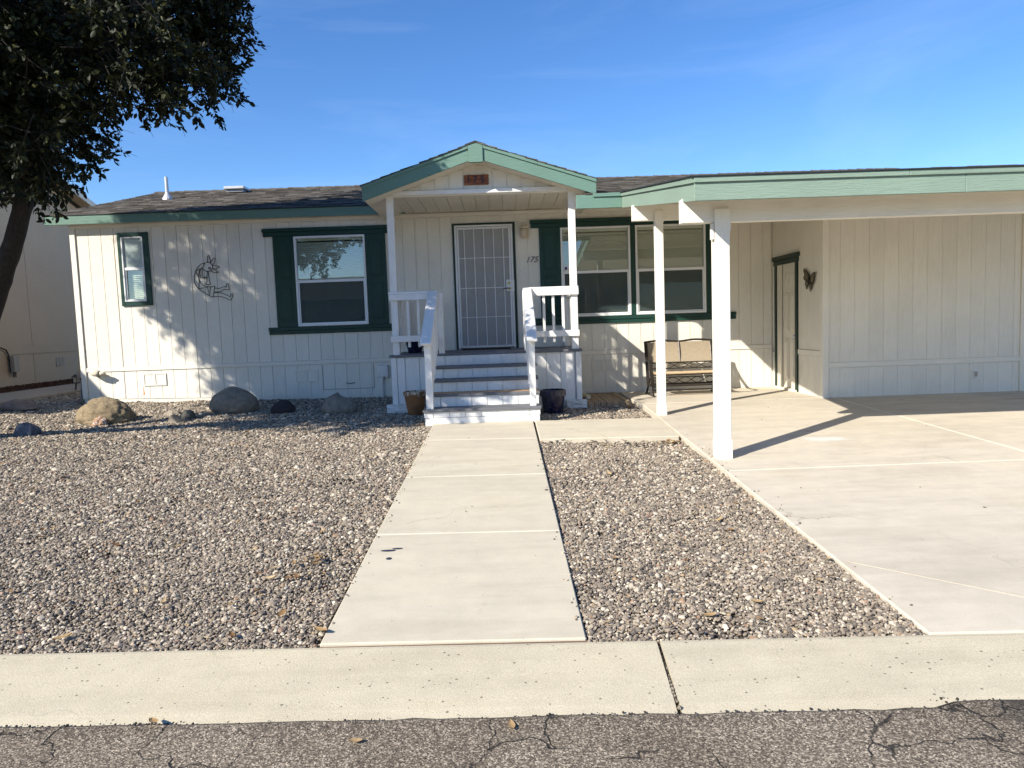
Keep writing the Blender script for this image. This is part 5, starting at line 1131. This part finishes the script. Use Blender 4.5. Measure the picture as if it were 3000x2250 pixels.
iop = ng.nodes.new('GeometryNodeInstanceOnPoints'); iop.inputs['Pick Instance'].default_value = True
rv = ng.nodes.new('FunctionNodeRandomValue'); rv.data_type = 'INT'; rv.inputs[4].default_value = 0; rv.inputs[5].default_value = 5
na = ng.nodes.new('GeometryNodeInputNamedAttribute'); na.data_type = 'FLOAT_VECTOR'; na.inputs[0].default_value = 'psize'
nr = ng.nodes.new('GeometryNodeInputNamedAttribute'); nr.data_type = 'FLOAT_VECTOR'; nr.inputs[0].default_value = 'prot'
sm = ng.nodes.new('GeometryNodeSetMaterial'); sm.inputs['Material'].default_value = M['pebble']
ng.links.new(gi.outputs[0], iop.inputs['Points']); ng.links.new(gti.outputs[0], iop.inputs['Instance']); ng.links.new(rv.outputs[2], iop.inputs['Instance Index'])
ng.links.new(na.outputs[0], iop.inputs['Scale']); ng.links.new(nr.outputs[0], iop.inputs['Rotation'])
ng.links.new(iop.outputs[0], sm.inputs[0]); ng.links.new(sm.outputs[0], go.inputs[0])
grav.modifiers.new('scatter', 'NODES').node_group = ng
print('pebbles', NP)

# ------------------------------------------------------------------ fallen leaves
def leaf_into(mb, x, y, z, l, a, tilt=.3, curl=.25):
    w = l * .23; n = 5; c, s = math.cos(a), math.sin(a); o = len(mb.v); tx = random.uniform(-tilt, tilt); ty = random.uniform(-tilt, tilt)
    for i in range(n + 1):
        u = i / n; ww = w * math.sin(math.pi * (u * .92 + .04)) ** .8
        for sgn in (-1, 0, 1):
            lx = (u - .5) * l; ly = sgn * ww; lz = curl * l * (abs(sgn) * .35 + (u - .5) ** 2) + lx * tx + ly * ty
            mb.v.append((x + lx * c - ly * s, y + lx * s + ly * c, z + lz + abs(tx) * l * .5 + .003))
    for i in range(n):
        for k in range(2): mb.f.append((o + i * 3 + k, o + (i + 1) * 3 + k, o + (i + 1) * 3 + k + 1, o + i * 3 + k + 1))
mb = MB()
spots = [(-1.25, 4.35, 12, .12), (-1.3, 4.1, 8, .12), (1.75, 7.55, 26, .14), (.75, 7.72, 10, .2), (1.8, 10.05, 16, .12), (1.1, 7.7, 6, .3), (1.85, 8.2, 10, .3), (1.82, 5.2, 6, .5), (.0, 8.90, 4, .3), (-1.05, 9.0, 4, .1)]
for cx, cy, n_, r in spots:
    for _ in range(n_):
        x, y = random.gauss(cx, r * .5), random.gauss(cy, r * .4)
        leaf_into(mb, x, y, gz(x, y) + .012 + random.random() * .015, random.uniform(.035, .065), random.uniform(0, 6.28))
for _ in range(120):
    y = 3.35 + 8 * random.random() ** 1.2; x = random.uniform(-.75 * y, -1.0) if random.random() < .75 else random.uniform(.4, 1.9)
    if x > 0 and y > 7.6: continue
    leaf_into(mb, x, y, gz(x, y) + .014, random.uniform(.03, .07), random.uniform(0, 6.28))
tag(build('leaf_litter', mb, 'dry_leaf', smooth=True), 'small dry leaves scattered through the gravel and along the slabs', 'leaves', kind='stuff')
def kz(x, y): return .10
def leaf_thing(x, y, z, l, label, m='dry_leaf'):
    q = MB(); leaf_into(q, x, y, z, l, random.uniform(0, 6.28), .15); tag(build('fallen_leaf', q, m, smooth=True, base=(x, y, z)), label, 'leaf', 'large dry leaves near the street')
leaf_thing(-2.24, 3.44, gz(-2.24, 3.44) + .012, .085, 'broad pale dry leaf on the gravel at the lower left')
leaf_thing(-1.42, 2.68, .098, .07, 'curled tan leaf on the kerb edge above the cracked asphalt, leftmost there')
leaf_thing(-.02, 2.58, .085, .06, 'orange brown leaf on the asphalt edge below the walkway')
leaf_thing(-.60, 2.52, .084, .05, 'pale leaf on the asphalt left of the kerb joint')
leaf_thing(.98, 3.42, gz(1, 3.42) + .012, .07, 'yellow leaf on the gravel just behind the kerb joint')
leaf_thing(-.95, 3.40, gz(-.95, 3.40) + .02, .09, 'long brown leaf against the front left corner of the walkway')
mb = MB()
for _ in range(30):
    y = random.uniform(4, 11); x = random.uniform(2.1, 6); l = random.uniform(.01, .03); leaf_into(mb, x, y, sz(y), l, random.uniform(0, 6.28))
for _ in range(9):
    y = random.uniform(3.6, 8.9); x = random.uniform(-.85, .3); leaf_into(mb, x, y, sz(y), random.uniform(.008, .025), random.uniform(0, 6.28))
tag(build('leaf_crumbs', mb, 'mulch'), 'tiny dark leaf crumbs on the concrete', 'leaves', kind='stuff')
q = MB()
for (x, y, a, b) in ((-.79, 4.50, .05, .018), (-.735, 4.53, .035, .014), (-.765, 4.36, .018, .022)):
    q.prism([(x + a * math.cos(k * .785) * (1 + .3 * noise.noise((k, x, 0))), y + b * math.sin(k * .785), sz(y) + .0015) for k in range(8)], (0, 0, .0012))
tag(build('tar_spot', q, plain('tar', (.03, .035, .06), .6)), 'dark bluish spots of spilled tar on the walkway', 'stain', kind='stuff')
for i in range(26):                          # pebbles lodged in the kerb joint
    pass
mb = MB()
for i in range(34):
    y = 2.66 + .54 * i / 33 + random.uniform(-.01, .01); x = .672 + (kb(.672) - y) * -.0 + random.uniform(-.003, .003); r = random.uniform(.005, .009)
    mb.lathe([(r * .3, -r), (r, -r * .3), (r * .9, r * .4), (r * .2, r * .9)], (x - (kb(.672) - y) * .066, y, .088 + random.uniform(-.006, .004)), 6)
tag(build('joint_pebbles', mb, 'rock_pale'), 'tiny pebbles lodged in the open kerb joint', 'pebbles', kind='stuff')
mb = MB()
for i in range(420):
    x = random.uniform(-2.6, 2.4); e = 2.645 - .036 * x + .016 * noise.noise((x * 2.1, 0, 3)) + (.05 if x > 1.6 else 0); k = noise.noise((x * 1.6, 4, 4))
    if k < -.05 and random.random() < .8: continue
    r = random.uniform(.002, .0065); y = e + random.gauss(-.006, .009); mb.lathe([(r * .3, -r), (r, -r * .2), (r * .8, r * .45), (r * .15, r * .8)], (x, y, .088), 5)
tag(build('asphalt_crumbs', mb, plain('tar_crumb', (.035, .03, .027), .9, .4, 60)), 'dark crumbled asphalt bits along the kerb edge', 'crumbs', kind='stuff')
